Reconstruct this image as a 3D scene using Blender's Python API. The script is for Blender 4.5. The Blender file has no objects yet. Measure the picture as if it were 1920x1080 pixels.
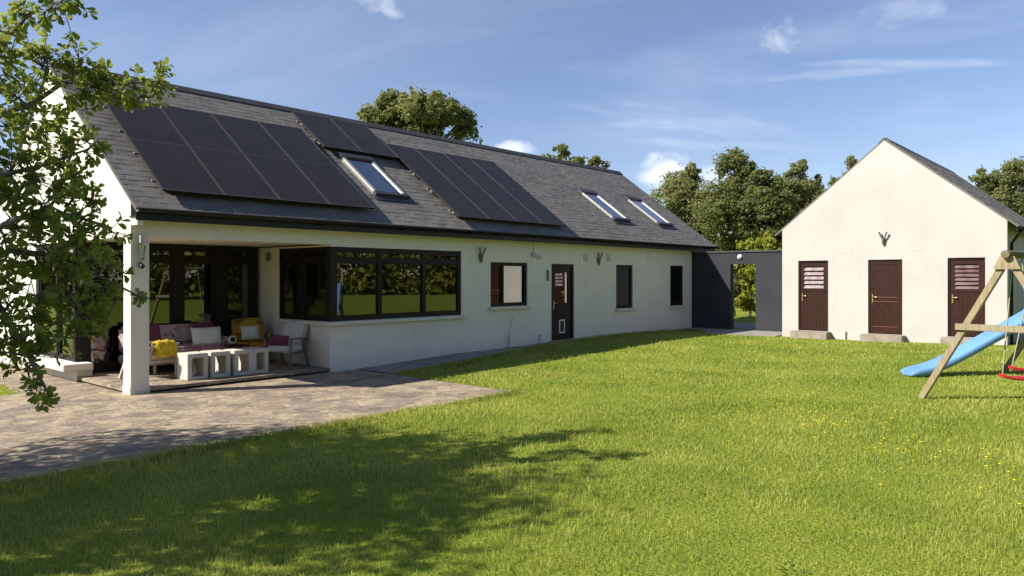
import bpy, bmesh, math, random
import numpy as np
from mathutils import Vector, Matrix, noise
random.seed(7); np.random.seed(7)
S = bpy.context.scene
COL = S.collection
R = math.radians
# ------------------------------------------------------------------ camera
CAMZ = 1.885
cd = bpy.data.cameras.new('camera'); cam = bpy.data.objects.new('camera', cd); COL.objects.link(cam)
cam.location = (0, 0, CAMZ); cam.rotation_euler = (R(90), 0, R(-(90 - 41.396)))
cd.sensor_width = 36; cd.lens = 36 * 1384 / 1920; cd.shift_y = -20 / 1920
cd.clip_start = 0.05; cd.clip_end = 2000
S.camera = cam
# ------------------------------------------------------------------ sky and sun
SUN_EL, SUN_AZ = 39.0, math.degrees(math.atan2(-0.857, 0.516))
W = bpy.data.worlds.new('World'); S.world = W; W.use_nodes = True
nt = W.node_tree; nt.nodes.clear()
def N(t, **k):
    n = nt.nodes.new(t)
    for a, v in k.items(): setattr(n, a, v)
    return n
L = lambda a, b: nt.links.new(a, b)
wo = N('ShaderNodeOutputWorld'); bg = N('ShaderNodeBackground'); L(bg.outputs[0], wo.inputs[0])
sky = N('ShaderNodeTexSky', sky_type='NISHITA', sun_disc=False)
sky.sun_elevation = R(SUN_EL); sky.sun_rotation = R(SUN_AZ); sky.altitude = 50
sky.air_density = 1.0; sky.dust_density = 0.35; sky.ozone_density = 2.0
bg.inputs[1].default_value = 0.10
tc = N('ShaderNodeTexCoord')
nrm = N('ShaderNodeVectorMath', operation='NORMALIZE'); L(tc.outputs['Generated'], nrm.inputs[0])
def math_(op, a, b=None, clamp=False):
    m = N('ShaderNodeMath', operation=op); m.use_clamp = clamp
    for i, v in enumerate((a, b)):
        if v is None: continue
        if isinstance(v, (int, float)): m.inputs[i].default_value = v
        else: L(v, m.inputs[i])
    return m.outputs[0]
def ramp(v, lo, hi):
    m = N('ShaderNodeMapRange', interpolation_type='SMOOTHSTEP'); L(v, m.inputs[0])
    m.inputs[1].default_value = lo; m.inputs[2].default_value = hi
    return m.outputs[0]
def skydir(px, py):
    t = (px - 960) / 1384; a = R(41.396)
    v = Vector((math.cos(a) + t * math.sin(a), math.sin(a) - t * math.cos(a), -(py - 520) / 1384))
    return v.normalized()
def cloud(dirv, along, slope, w, h, scale, lo, hi, seed, stretch=1.0):
    """soft cloud mask round a sky direction; w/h in radians"""
    up = Vector((0, 0, 1)); e1 = up.cross(dirv).normalized(); e2 = dirv.cross(e1)
    c, s_ = math.cos(slope), math.sin(slope)
    f1 = e1 * c + e2 * s_; f2 = e2 * c - e1 * s_
    def dot(v):
        d = N('ShaderNodeVectorMath', operation='DOT_PRODUCT'); L(nrm.outputs[0], d.inputs[0]); d.inputs[1].default_value = v
        return d.outputs['Value']
    a, b = dot(f1), dot(f2)
    cx = N('ShaderNodeCombineXYZ'); L(math_('MULTIPLY', a, scale / stretch), cx.inputs[0]); L(math_('MULTIPLY', b, scale), cx.inputs[1])
    cx.inputs[2].default_value = seed
    nz = N('ShaderNodeTexNoise'); nz.inputs['Scale'].default_value = 1; nz.inputs['Detail'].default_value = 7; nz.inputs['Roughness'].default_value = .56
    nz.inputs['Distortion'].default_value = .5
    L(cx.outputs[0], nz.inputs['Vector'])
    r2 = math_('ADD', math_('POWER', math_('ABSOLUTE', math_('DIVIDE', a, w)), 2), math_('POWER', math_('ABSOLUTE', math_('DIVIDE', b, h)), 2))
    fall = math_('SUBTRACT', 1, r2)
    front = math_('GREATER_THAN', dot(dirv), 0.2)
    v = math_('ADD', nz.outputs['Fac'], math_('MULTIPLY', math_('MAXIMUM', fall, -3), .35))
    return math_('MULTIPLY', ramp(v, lo, hi), front)
masks = []
for (px, py, sl, w, h, sc, lo, hi, seed, st, amt) in [
    (1250, 324, 0, .038, .026, 36, .38, .95, 1.3, 1.2, .75), (1462, 74, 0, .035, .024, 38, .50, 1.05, 4.1, 1.2, .32),
    (712, 6, .2, .04, .024, 36, .50, 1.1, 7.7, 1.6, .45), (1700, 118, .13, .13, .007, 80, .46, 1.2, 2.2, 7, .24), (1560, 138, .03, .12, .007, 80, .44, 1.2, 6.2, 6, .24),
    (1290, 222, .17, .16, .020, 44, .46, 1.25, 5.2, 4.5, .24), (1230, 232, .05, .08, .010, 50, .42, 1.2, 8.2, 4, .26), (1620, 62, .04, .3, .03, 26, .52, 1.4, 9.2, 5, .20),
    (960, 280, 0, .03, .012, 40, .4, .95, 3.3, 1.5, .6), (1330, 270, .1, .14, .010, 44, .45, 1.3, 12.2, 6, .26),
    (420, 60, -.3, .6, .14, 9, .50, 1.5, 15.2, 5, .24), (1350, 335, 0, .035, .02, 38, .42, 1.0, 21, 1.4, .45), (1690, 20, 0, .06, .025, 32, .5, 1.2, 23, 2, .28)]:
    masks.append(math_('MULTIPLY', cloud(skydir(px, py), None, sl, w, h, sc, lo, hi, seed, st), amt))
tot = masks[0]
for m in masks[1:]: tot = math_('MAXIMUM', tot, m)
# faint overall cirrus
mp = N('ShaderNodeMapping'); L(nrm.outputs[0], mp.inputs[0]); mp.inputs['Scale'].default_value = (1.6, 3.4, 11)
nz = N('ShaderNodeTexNoise'); nz.inputs['Scale'].default_value = 1.6; nz.inputs['Detail'].default_value = 6; L(mp.outputs[0], nz.inputs['Vector'])
tot = math_('MAXIMUM', tot, math_('MULTIPLY', ramp(nz.outputs['Fac'], .45, .95), .14))
hs = N('ShaderNodeHueSaturation'); hs.inputs['Saturation'].default_value = 1.0; hs.inputs['Value'].default_value = 1.0
tint = N('ShaderNodeMixRGB', blend_type='MULTIPLY'); tint.inputs[0].default_value = 1; tint.inputs[2].default_value = (.80, .765, .845, 1)
L(sky.outputs[0], tint.inputs[1]); L(tint.outputs[0], hs.inputs['Color'])
mx = N('ShaderNodeMixRGB'); L(tot, mx.inputs[0]); L(hs.outputs[0], mx.inputs[1]); mx.inputs[2].default_value = (7.9, 8.1, 8.5, 1)
L(mx.outputs[0], bg.inputs[0])

sl = bpy.data.lights.new('sun', 'SUN'); sl.energy = 5.0; sl.angle = R(.55); sl.color = (1, .945, .85)
so = bpy.data.objects.new('sun', sl); COL.objects.link(so); so.location = (-20, 12, 20)
SD = Vector((-0.857, 0.516, 0)).normalized() * math.cos(R(SUN_EL)) + Vector((0, 0, math.sin(R(SUN_EL))))
so.rotation_euler = SD.to_track_quat('Z', 'Y').to_euler()
S.view_settings.view_transform = 'Standard'; S.view_settings.look = 'None'; S.view_settings.gamma = 1; S.view_settings.use_curve_mapping = False
S.view_settings.exposure = 0.8
S.render.engine = 'CYCLES'
S.cycles.max_bounces = 8; S.cycles.diffuse_bounces = 4; S.cycles.glossy_bounces = 4; S.cycles.transparent_max_bounces = 16; S.cycles.transmission_bounces = 6
S.cycles.use_denoising = True
S.cycles.caustics_reflective = False; S.cycles.caustics_refractive = False

# ------------------------------------------------------------------ materials
def mat(name, col, rough=.6, spec=.4, metal=0, var=0, vscale=4, bump=0, bscale=40, col2=None, island=0, fac=(.35, .65), detail=5, coat=0):
    m = bpy.data.materials.new(name); m.use_nodes = True
    t = m.node_tree; n = t.nodes; p = n['Principled BSDF']
    p.inputs['Roughness'].default_value = rough; p.inputs['Metallic'].default_value = metal
    p.inputs['Specular IOR Level'].default_value = spec; p.inputs['Coat Weight'].default_value = coat
    p.inputs['Base Color'].default_value = (*col, 1)
    gc = n.new('ShaderNodeTexCoord')
    out = None
    if col2 or var:
        c2 = col2 or tuple(c * (1 - var) for c in col)
        nz = n.new('ShaderNodeTexNoise'); nz.inputs['Scale'].default_value = vscale; nz.inputs['Detail'].default_value = detail
        t.links.new(gc.outputs['Object'], nz.inputs['Vector'])
        r = n.new('ShaderNodeMapRange'); r.inputs[1].default_value, r.inputs[2].default_value = fac; t.links.new(nz.outputs['Fac'], r.inputs[0])
        x = n.new('ShaderNodeMixRGB'); t.links.new(r.outputs[0], x.inputs[0]); x.inputs[1].default_value = (*col, 1); x.inputs[2].default_value = (*c2, 1)
        out = x.outputs[0]
    if island:
        g = n.new('ShaderNodeNewGeometry'); h = n.new('ShaderNodeHueSaturation')
        r = n.new('ShaderNodeMapRange'); r.inputs[3].default_value = 1 - island; r.inputs[4].default_value = 1 + island
        t.links.new(g.outputs['Random Per Island'], r.inputs[0]); t.links.new(r.outputs[0], h.inputs['Value'])
        if out: t.links.new(out, h.inputs['Color'])
        else: h.inputs['Color'].default_value = (*col, 1)
        out = h.outputs[0]
    if out: t.links.new(out, p.inputs['Base Color'])
    if bump:
        nz = n.new('ShaderNodeTexNoise'); nz.inputs['Scale'].default_value = bscale; nz.inputs['Detail'].default_value = 6
        t.links.new(gc.outputs['Object'], nz.inputs['Vector'])
        b = n.new('ShaderNodeBump'); b.inputs['Strength'].default_value = bump; b.inputs['Distance'].default_value = .02
        t.links.new(nz.outputs['Fac'], b.inputs['Height']); t.links.new(b.outputs[0], p.inputs['Normal'])
    return m
def leafmat(name, c1, c2, trans=.35, rough=.5, spread=.35, noise_scale=.6, nw=.45):
    m = bpy.data.materials.new(name); m.use_nodes = True
    t = m.node_tree; n = t.nodes; p = n['Principled BSDF']; o = n['Material Output']
    g = n.new('ShaderNodeNewGeometry'); x = n.new('ShaderNodeMixRGB')
    gc = n.new('ShaderNodeTexCoord'); nz = n.new('ShaderNodeTexNoise'); nz.inputs['Scale'].default_value = noise_scale; nz.inputs['Detail'].default_value = 3
    t.links.new(gc.outputs['Object'], nz.inputs['Vector'])
    r0 = n.new('ShaderNodeMapRange'); r0.inputs[1].default_value = .3 if nw < .5 else .36; r0.inputs[2].default_value = .7 if nw < .5 else .64; t.links.new(nz.outputs['Fac'], r0.inputs[0])
    av = n.new('ShaderNodeMath'); av.operation = 'MULTIPLY_ADD'; av.inputs[1].default_value = 1 - nw; t.links.new(g.outputs['Random Per Island'], av.inputs[0])
    sc = n.new('ShaderNodeMath'); sc.operation = 'MULTIPLY'; sc.inputs[1].default_value = nw; t.links.new(r0.outputs[0], sc.inputs[0]); t.links.new(sc.outputs[0], av.inputs[2])
    t.links.new(av.outputs[0], x.inputs[0]); x.inputs[1].default_value = (*c1, 1); x.inputs[2].default_value = (*c2, 1)
    t.links.new(x.outputs[0], p.inputs['Base Color']); p.inputs['Roughness'].default_value = rough; p.inputs['Specular IOR Level'].default_value = .35
    tr = n.new('ShaderNodeBsdfTranslucent'); hs = n.new('ShaderNodeHueSaturation'); hs.inputs['Value'].default_value = 1.25; hs.inputs['Hue'].default_value = .485
    t.links.new(x.outputs[0], hs.inputs['Color']); t.links.new(hs.outputs[0], tr.inputs[0])
    ms = n.new('ShaderNodeMixShader'); ms.inputs[0].default_value = trans
    t.links.new(p.outputs[0], ms.inputs[1]); t.links.new(tr.outputs[0], ms.inputs[2]); t.links.new(ms.outputs[0], o.inputs[0])
    return m
def glassmat(name, tint=(.55, .58, .55), refl=1.6, base=.03):
    m = bpy.data.materials.new(name); m.use_nodes = True
    t = m.node_tree; n = t.nodes; n.remove(n['Principled BSDF']); o = n['Material Output']
    fr = n.new('ShaderNodeFresnel'); fr.inputs[0].default_value = 1.5
    mu = n.new('ShaderNodeMath'); mu.operation = 'MULTIPLY_ADD'; mu.use_clamp = True; mu.inputs[1].default_value = refl; mu.inputs[2].default_value = base
    t.links.new(fr.outputs[0], mu.inputs[0])
    tr = n.new('ShaderNodeBsdfTransparent'); tr.inputs[0].default_value = (*tint, 1)
    gl = n.new('ShaderNodeBsdfGlossy'); gl.inputs['Roughness'].default_value = .0; gl.inputs[0].default_value = (.95, .95, .95, 1)
    ms = n.new('ShaderNodeMixShader'); t.links.new(mu.outputs[0], ms.inputs[0]); t.links.new(tr.outputs[0], ms.inputs[1]); t.links.new(gl.outputs[0], ms.inputs[2])
    t.links.new(ms.outputs[0], o.inputs[0])
    return m
def build_nodes(name):
    m = bpy.data.materials.new(name); m.use_nodes = True
    t = m.node_tree; n = t.nodes; p = n['Principled BSDF']
    def A(ty, **k):
        x = n.new(ty)
        for a, v in k.items():
            if a.startswith('i_'): x.inputs[a[2:].replace('_', ' ')].default_value = v
            else: setattr(x, a, v)
        return x
    return m, t, p, A, t.links.new
M = {}
M['white'] = mat('white_render', (.75, .71, .62), .85, .2, var=.07, vscale=1.3, bump=.35, bscale=55, fac=(.4, .75))
M['cream'] = mat('cream_render', (.475, .453, .418), .85, .2, var=.07, vscale=1.1, bump=.35, bscale=55, fac=(.4, .75))
M['charcoal'] = mat('charcoal_render', (.036, .037, .043), .8, .25, var=.18, vscale=1.6, bump=.4, bscale=50)
M['black'] = mat('black_upvc', (.008, .008, .009), .45, .3)
def stain(m, amt=.16):
    t = m.node_tree; n = t.nodes; p = n['Principled BSDF']; src = p.inputs['Base Color'].links[0].from_socket; K = t.links.new
    gc = n.new('ShaderNodeTexCoord'); ge = n.new('ShaderNodeNewGeometry'); sp = n.new('ShaderNodeSeparateXYZ'); K(ge.outputs['Position'], sp.inputs[0])
    mp = n.new('ShaderNodeMapping'); mp.inputs['Scale'].default_value = (5, 5, .35); K(ge.outputs['Position'], mp.inputs[0])
    nz = n.new('ShaderNodeTexNoise'); nz.inputs['Scale'].default_value = 1; nz.inputs['Detail'].default_value = 6; K(mp.outputs[0], nz.inputs['Vector'])
    r = n.new('ShaderNodeMapRange'); r.inputs[1].default_value = .5; r.inputs[2].default_value = .78; r.inputs[4].default_value = amt; K(nz.outputs['Fac'], r.inputs[0])
    n2 = n.new('ShaderNodeTexNoise'); n2.inputs['Scale'].default_value = 2.2; n2.inputs['Detail'].default_value = 6; K(ge.outputs['Position'], n2.inputs['Vector'])
    hz = n.new('ShaderNodeMath'); hz.operation = 'MULTIPLY_ADD'; hz.inputs[1].default_value = .5; K(n2.outputs['Fac'], hz.inputs[0]); hz.inputs[2].default_value = .02
    df = n.new('ShaderNodeMath'); df.operation = 'SUBTRACT'; K(hz.outputs[0], df.inputs[0]); K(sp.outputs[2], df.inputs[1])
    r2 = n.new('ShaderNodeMapRange'); r2.inputs[1].default_value = -.05; r2.inputs[2].default_value = .2; r2.inputs[4].default_value = amt * 1.6; K(df.outputs[0], r2.inputs[0])
    mx_ = n.new('ShaderNodeMath'); mx_.operation = 'MAXIMUM'; K(r.outputs[0], mx_.inputs[0]); K(r2.outputs[0], mx_.inputs[1])
    x = n.new('ShaderNodeMixRGB'); K(mx_.outputs[0], x.inputs[0]); K(src, x.inputs[1]); x.inputs[2].default_value = (.27, .25, .20, 1); K(x.outputs[0], p.inputs['Base Color'])
stain(M['white'], .11); stain(M['cream'], .07)
M['brown'] = mat('dark_brown_frame', (.014, .0085, .006), .55, .25, var=.2, vscale=6)
M['doorbrown'] = mat('brown_door', (.036, .012, .0065), .55, .2, var=.28, vscale=9, bump=.1, bscale=30)
M['sill'] = mat('concrete_sill', (.66, .64, .57), .85, .2, var=.12, vscale=5, bump=.2, bscale=60)
M['step'] = mat('step_concrete', (.33, .28, .23), .9, .2, var=.3, vscale=5, bump=.4, bscale=30)
M['slate'] = mat('roof_slate', (.136, .125, .115), .65, .2, col2=(.162, .147, .132), vscale=1.2, island=.15, bump=.25, bscale=25)
M['ridge'] = mat('ridge_tile', (.075, .072, .072), .7, .3, var=.3, vscale=6, bump=.3)
M['panel'] = mat('solar_cell', (.027, .022, .019), .42, .22, var=.2, vscale=2)
M['panelframe'] = mat('solar_frame', (.07, .066, .066), .5, .4, metal=.2)
M['alu'] = mat('grey_aluminium', (.42, .40, .36), .4, .5, metal=.5)
M['alu2'] = mat('dark_flashing', (.06, .06, .065), .45, .5, metal=.4)
M['rail'] = mat('rail_metal', (.20, .19, .17), .5, .4, metal=.4)
M['plaster'] = mat('inside_plaster', (.78, .77, .74), .9, .1, var=.05)
M['room'] = mat('inside_room', (.22, .19, .16), .9, .1, var=.3, vscale=1)
M['curtain'] = mat('curtain', (.16, .15, .16), .9, .1, var=.4, vscale=8)
M['glass'] = glassmat('window_glass', (.45, .47, .45), 3.2, .12)
M['glassdark'] = glassmat('dark_window_glass', (.28, .29, .28), 2.2, .05)
M['skyglass'] = glassmat('skylight_glass', (.75, .78, .8), 2.2, .10)
M['lampmetal'] = mat('lamp_metal', (.22, .21, .185), .6, .5, metal=.5, var=.3, vscale=20)
M['ventgrey'] = mat('vent_plastic', (.47, .46, .42), .6, .4)
M['brass'] = mat('brass_handle', (.62, .46, .22), .3, .5, metal=.9)
M['plastic'] = mat('white_plastic', (.75, .75, .73), .4, .4)
M['timber'] = None
M['mossy'] = mat('mossy_wood', (.12, .10, .055), .9, .2, col2=(.20, .17, .09), vscale=8, bump=.4)
M['blue'] = mat('blue_plastic', (.15, .31, .60), .35, .5, var=.12, vscale=3, coat=.1)
M['red'] = mat('red_plastic', (.50, .022, .028), .35, .5, var=.15, vscale=5)
M['rope'] = mat('rope', (.35, .34, .22), .9, .1)
M['block'] = mat('pale_block', (.56, .525, .46), .9, .1, var=.12, vscale=6, bump=.25, bscale=60)
M['bark'] = mat('bark', (.085, .07, .055), .95, .1, col2=(.16, .15, .12), vscale=6, bump=.8, bscale=30)
M['twig'] = mat('twig_bark', (.12, .105, .085), .9, .1, col2=(.22, .21, .18), vscale=9)
M['legwood'] = mat('chair_wood', (.20, .15, .10), .6, .3, var=.3, vscale=9)
M['palewood'] = mat('pale_wood', (.50, .46, .38), .7, .3, var=.2, vscale=9)
M['yellow'] = mat('yellow_cloth', (.62, .45, .035), .9, .1, var=.35, vscale=14, bump=.4, bscale=60)
M['offwhite'] = mat('off_white_cloth', (.62, .61, .57), .9, .1, var=.12, vscale=9, bump=.3, bscale=90)
M['greycloth'] = mat('pale_grey_cloth', (.56, .57, .52), .9, .1, var=.15, vscale=7, bump=.3, bscale=90)
M['pink'] = mat('pink_cloth', (.17, .05, .08), .9, .1, var=.3, vscale=10, bump=.3, bscale=90)
M['darkcloth'] = mat('dark_cloth', (.03, .028, .03), .9, .1, var=.3)
M['petal'] = mat('yellow_petal', (.80, .62, .02), .5, .3)
def timber():
    m, t, p, A, K = build_nodes('treated_timber')
    gc = A('ShaderNodeTexCoord'); mp = A('ShaderNodeMapping'); mp.inputs['Scale'].default_value = (14, 14, 3); K(gc.outputs['Object'], mp.inputs[0])
    nz = A('ShaderNodeTexNoise', i_Scale=2.0, i_Detail=6); K(mp.outputs[0], nz.inputs['Vector'])
    n2 = A('ShaderNodeTexNoise', i_Scale=2.5, i_Detail=3); K(gc.outputs['Object'], n2.inputs['Vector'])
    r = A('ShaderNodeMapRange'); r.inputs[1].default_value = .35; r.inputs[2].default_value = .7; K(nz.outputs['Fac'], r.inputs[0])
    x = A('ShaderNodeMixRGB'); K(r.outputs[0], x.inputs[0]); x.inputs[1].default_value = (.33, .262, .15, 1); x.inputs[2].default_value = (.21, .163, .092, 1)
    r2 = A('ShaderNodeMapRange'); r2.inputs[1].default_value = .5; r2.inputs[2].default_value = .75; r2.inputs[4].default_value = .5; K(n2.outputs['Fac'], r2.inputs[0])
    y = A('ShaderNodeMixRGB'); K(r2.outputs[0], y.inputs[0]); K(x.outputs[0], y.inputs[1]); y.inputs[2].default_value = (.24, .22, .16, 1)
    K(y.outputs[0], p.inputs['Base Color']); p.inputs['Roughness'].default_value = .75
    b = A('ShaderNodeBump', i_Strength=.3, i_Distance=.01); K(nz.outputs['Fac'], b.inputs['Height']); K(b.outputs[0], p.inputs['Normal'])
    return m
M['timber'] = timber()
def floral(name, c1, c2, c3, sc, c4=None):
    m, t, p, A, K = build_nodes(name)
    gc = A('ShaderNodeTexCoord'); nz = A('ShaderNodeTexNoise', i_Scale=sc * .6, i_Detail=3); K(gc.outputs['Object'], nz.inputs['Vector'])
    ad = A('ShaderNodeVectorMath', operation='ADD'); K(gc.outputs['Object'], ad.inputs[0]); K(nz.outputs['Color'], ad.inputs[1])
    v = A('ShaderNodeTexVoronoi', i_Scale=sc); K(ad.outputs[0], v.inputs['Vector'])
    cr = A('ShaderNodeValToRGB'); cr.color_ramp.interpolation = 'EASE'
    e = cr.color_ramp.elements; e[0].position = .18; e[0].color = (*c2, 1); e[1].position = .55; e[1].color = (*c1, 1)
    k = e.new(.36); k.color = (*c3, 1)
    K(v.outputs['Distance'], cr.inputs[0])
    x = A('ShaderNodeMixRGB'); n2 = A('ShaderNodeTexNoise', i_Scale=sc * .45, i_Detail=2); K(gc.outputs['Object'], n2.inputs['Vector'])
    r = A('ShaderNodeMapRange'); r.inputs[1].default_value = .48; r.inputs[2].default_value = .6; K(n2.outputs['Fac'], r.inputs[0])
    K(r.outputs[0], x.inputs[0]); K(cr.outputs[0], x.inputs[1]); x.inputs[2].default_value = (*(c4 or c1), 1)
    K(x.outputs[0], p.inputs['Base Color']); p.inputs['Roughness'].default_value = .95
    return m
M['pinkpat'] = floral('pink_patterned_cloth', (.42, .33, .31), (.17, .05, .08), (.36, .22, .22), 5, (.30, .14, .16))
M['pinkpat2'] = floral('pale_patterned_cloth', (.66, .58, .52), (.30, .06, .16), (.60, .42, .42), 8, (.66, .58, .52))
M['yelpat'] = floral('yellow_floral_cloth', (.42, .22, .015), (.30, .07, .015), (.50, .30, .02), 5, (.10, .09, .02))
def cell_grid(m):
    t = m.node_tree; n = t.nodes; p = n['Principled BSDF']; src = p.inputs['Base Color'].links[0].from_socket; K = t.links.new
    ge = n.new('ShaderNodeNewGeometry'); sp = n.new('ShaderNodeSeparateXYZ'); K(ge.outputs['Position'], sp.inputs[0]); ms = []
    for ax, per in ((0, .172), (1, .139)):
        a = n.new('ShaderNodeMath'); a.operation = 'DIVIDE'; K(sp.outputs[ax], a.inputs[0]); a.inputs[1].default_value = per
        b = n.new('ShaderNodeMath'); b.operation = 'FRACT'; K(a.outputs[0], b.inputs[0])
        c = n.new('ShaderNodeMath'); c.operation = 'LESS_THAN'; K(b.outputs[0], c.inputs[0]); c.inputs[1].default_value = .045; ms.append(c.outputs[0])
    q = n.new('ShaderNodeMath'); q.operation = 'MAXIMUM'; K(ms[0], q.inputs[0]); K(ms[1], q.inputs[1])
    h = n.new('ShaderNodeMath'); h.operation = 'MULTIPLY'; h.inputs[1].default_value = .10; K(q.outputs[0], h.inputs[0])
    x = n.new('ShaderNodeMixRGB'); K(h.outputs[0], x.inputs[0]); K(src, x.inputs[1]); x.inputs[2].default_value = (.10, .09, .085, 1); K(x.outputs[0], p.inputs['Base Color'])
cell_grid(M['panel'])
def patio_mat():
    m, t, p, A, K = build_nodes('stone_paving')
    gc = A('ShaderNodeTexCoord'); nz = A('ShaderNodeTexNoise', i_Scale=1.5, i_Detail=3); K(gc.outputs['Object'], nz.inputs['Vector'])
    sb = A('ShaderNodeVectorMath', operation='SCALE'); K(nz.outputs['Color'], sb.inputs[0]); sb.inputs['Scale'].default_value = .4
    ad = A('ShaderNodeVectorMath', operation='ADD'); K(gc.outputs['Object'], ad.inputs[0]); K(sb.outputs[0], ad.inputs[1])
    v1 = A('ShaderNodeTexVoronoi', feature='DISTANCE_TO_EDGE', i_Scale=4.2, i_Randomness=1.0); v2 = A('ShaderNodeTexVoronoi', i_Scale=4.2, i_Randomness=1.0)
    K(ad.outputs[0], v1.inputs['Vector']); K(ad.outputs[0], v2.inputs['Vector'])
    sp = A('ShaderNodeSeparateColor'); K(v2.outputs['Color'], sp.inputs[0])
    cr = A('ShaderNodeValToRGB'); e = cr.color_ramp.elements; e[0].color = (.33, .265, .175, 1); e[1].color = (.235, .185, .132, 1)
    k = e.new(.35); k.color = (.37, .30, .195, 1); k = e.new(.62); k.color = (.27, .205, .148, 1)
    K(sp.outputs[0], cr.inputs[0])
    n2 = A('ShaderNodeTexNoise', i_Scale=1.5, i_Detail=9, i_Roughness=.72); K(gc.outputs['Object'], n2.inputs['Vector'])
    r = A('ShaderNodeMapRange'); r.inputs[1].default_value = .46; r.inputs[2].default_value = .60; K(n2.outputs['Fac'], r.inputs[0])
    x = A('ShaderNodeMixRGB'); sc = A('ShaderNodeMath', operation='MULTIPLY'); sc.inputs[1].default_value = .72; K(r.outputs[0], sc.inputs[0]); K(sc.outputs[0], x.inputs[0])
    K(cr.outputs[0], x.inputs[1]); x.inputs[2].default_value = (.125, .10, .088, 1)
    n3 = A('ShaderNodeTexNoise', i_Scale=9, i_Detail=6, i_Roughness=.7); K(gc.outputs['Object'], n3.inputs['Vector'])
    h = A('ShaderNodeHueSaturation'); r3 = A('ShaderNodeMapRange'); r3.inputs[1].default_value = .25; r3.inputs[2].default_value = .75; r3.inputs[3].default_value = .5; r3.inputs[4].default_value = 1.5
    K(n3.outputs['Fac'], r3.inputs[0]); K(r3.outputs[0], h.inputs['Value']); K(x.outputs[0], h.inputs['Color'])
    j = A('ShaderNodeMapRange'); j.inputs[1].default_value = .008; j.inputs[2].default_value = .03; K(v1.outputs['Distance'], j.inputs[0])
    y = A('ShaderNodeMixRGB'); K(j.outputs[0], y.inputs[0]); y.inputs[1].default_value = (.26, .21, .15, 1); K(h.outputs[0], y.inputs[2])
    K(y.outputs[0], p.inputs['Base Color']); p.inputs['Roughness'].default_value = .85; p.inputs['Specular IOR Level'].default_value = .25
    b = A('ShaderNodeBump', i_Strength=.6, i_Distance=.012); mm = A('ShaderNodeMath', operation='ADD'); K(j.outputs[0], mm.inputs[0]); K(n3.outputs['Fac'], mm.inputs[1])
    K(mm.outputs[0], b.inputs['Height']); K(b.outputs[0], p.inputs['Normal'])
    return m
M['patio'] = patio_mat()
M['slabshade'] = mat('slab_shade', (.05, .045, .04), .9, .2, var=.3)  # shade under the porch slab edge, put into the base colour
M['path'] = mat('path_concrete', (.20, .19, .175), .9, .2, col2=(.30, .28, .25), vscale=3, bump=.4, bscale=20)
def soil_mat():
    m, t, p, A, K = build_nodes('lawn_ground')
    gc = A('ShaderNodeTexCoord'); nz = A('ShaderNodeTexNoise', i_Scale=.6, i_Detail=8, i_Roughness=.7); K(gc.outputs['Object'], nz.inputs['Vector'])
    cr = A('ShaderNodeValToRGB'); e = cr.color_ramp.elements; e[0].position = .3; e[0].color = (.12, .18, .016, 1); e[1].position = .7; e[1].color = (.23, .26, .033, 1)
    K(nz.outputs['Fac'], cr.inputs[0]); K(cr.outputs[0], p.inputs['Base Color']); p.inputs['Roughness'].default_value = .95; p.inputs['Specular IOR Level'].default_value = .1
    n2 = A('ShaderNodeTexNoise', i_Scale=30, i_Detail=5); K(gc.outputs['Object'], n2.inputs['Vector'])
    b = A('ShaderNodeBump', i_Strength=.8, i_Distance=.05); K(n2.outputs['Fac'], b.inputs['Height']); K(b.outputs[0], p.inputs['Normal'])
    return m
M['soil'] = soil_mat()
M['grass'] = leafmat('grass_blades', (.175, .255, .026), (.48, .48, .11), .42, .55, noise_scale=.7, nw=.62)
M['oakleaf'] = leafmat('oak_leaf', (.11, .165, .02), (.31, .36, .06), .48, .5, noise_scale=2)
M['treeleaf'] = leafmat('dark_tree_leaf', (.115, .145, .035), (.25, .27, .09), .6, .55, noise_scale=.5)
M['treeleaf2'] = leafmat('grey_green_tree_leaf', (.165, .19, .06), (.31, .32, .13), .6, .55, noise_scale=.5)
M['shrubleaf'] = leafmat('yellow_green_leaf', (.20, .24, .02), (.37, .38, .05), .5, .5, noise_scale=.8)

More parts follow.
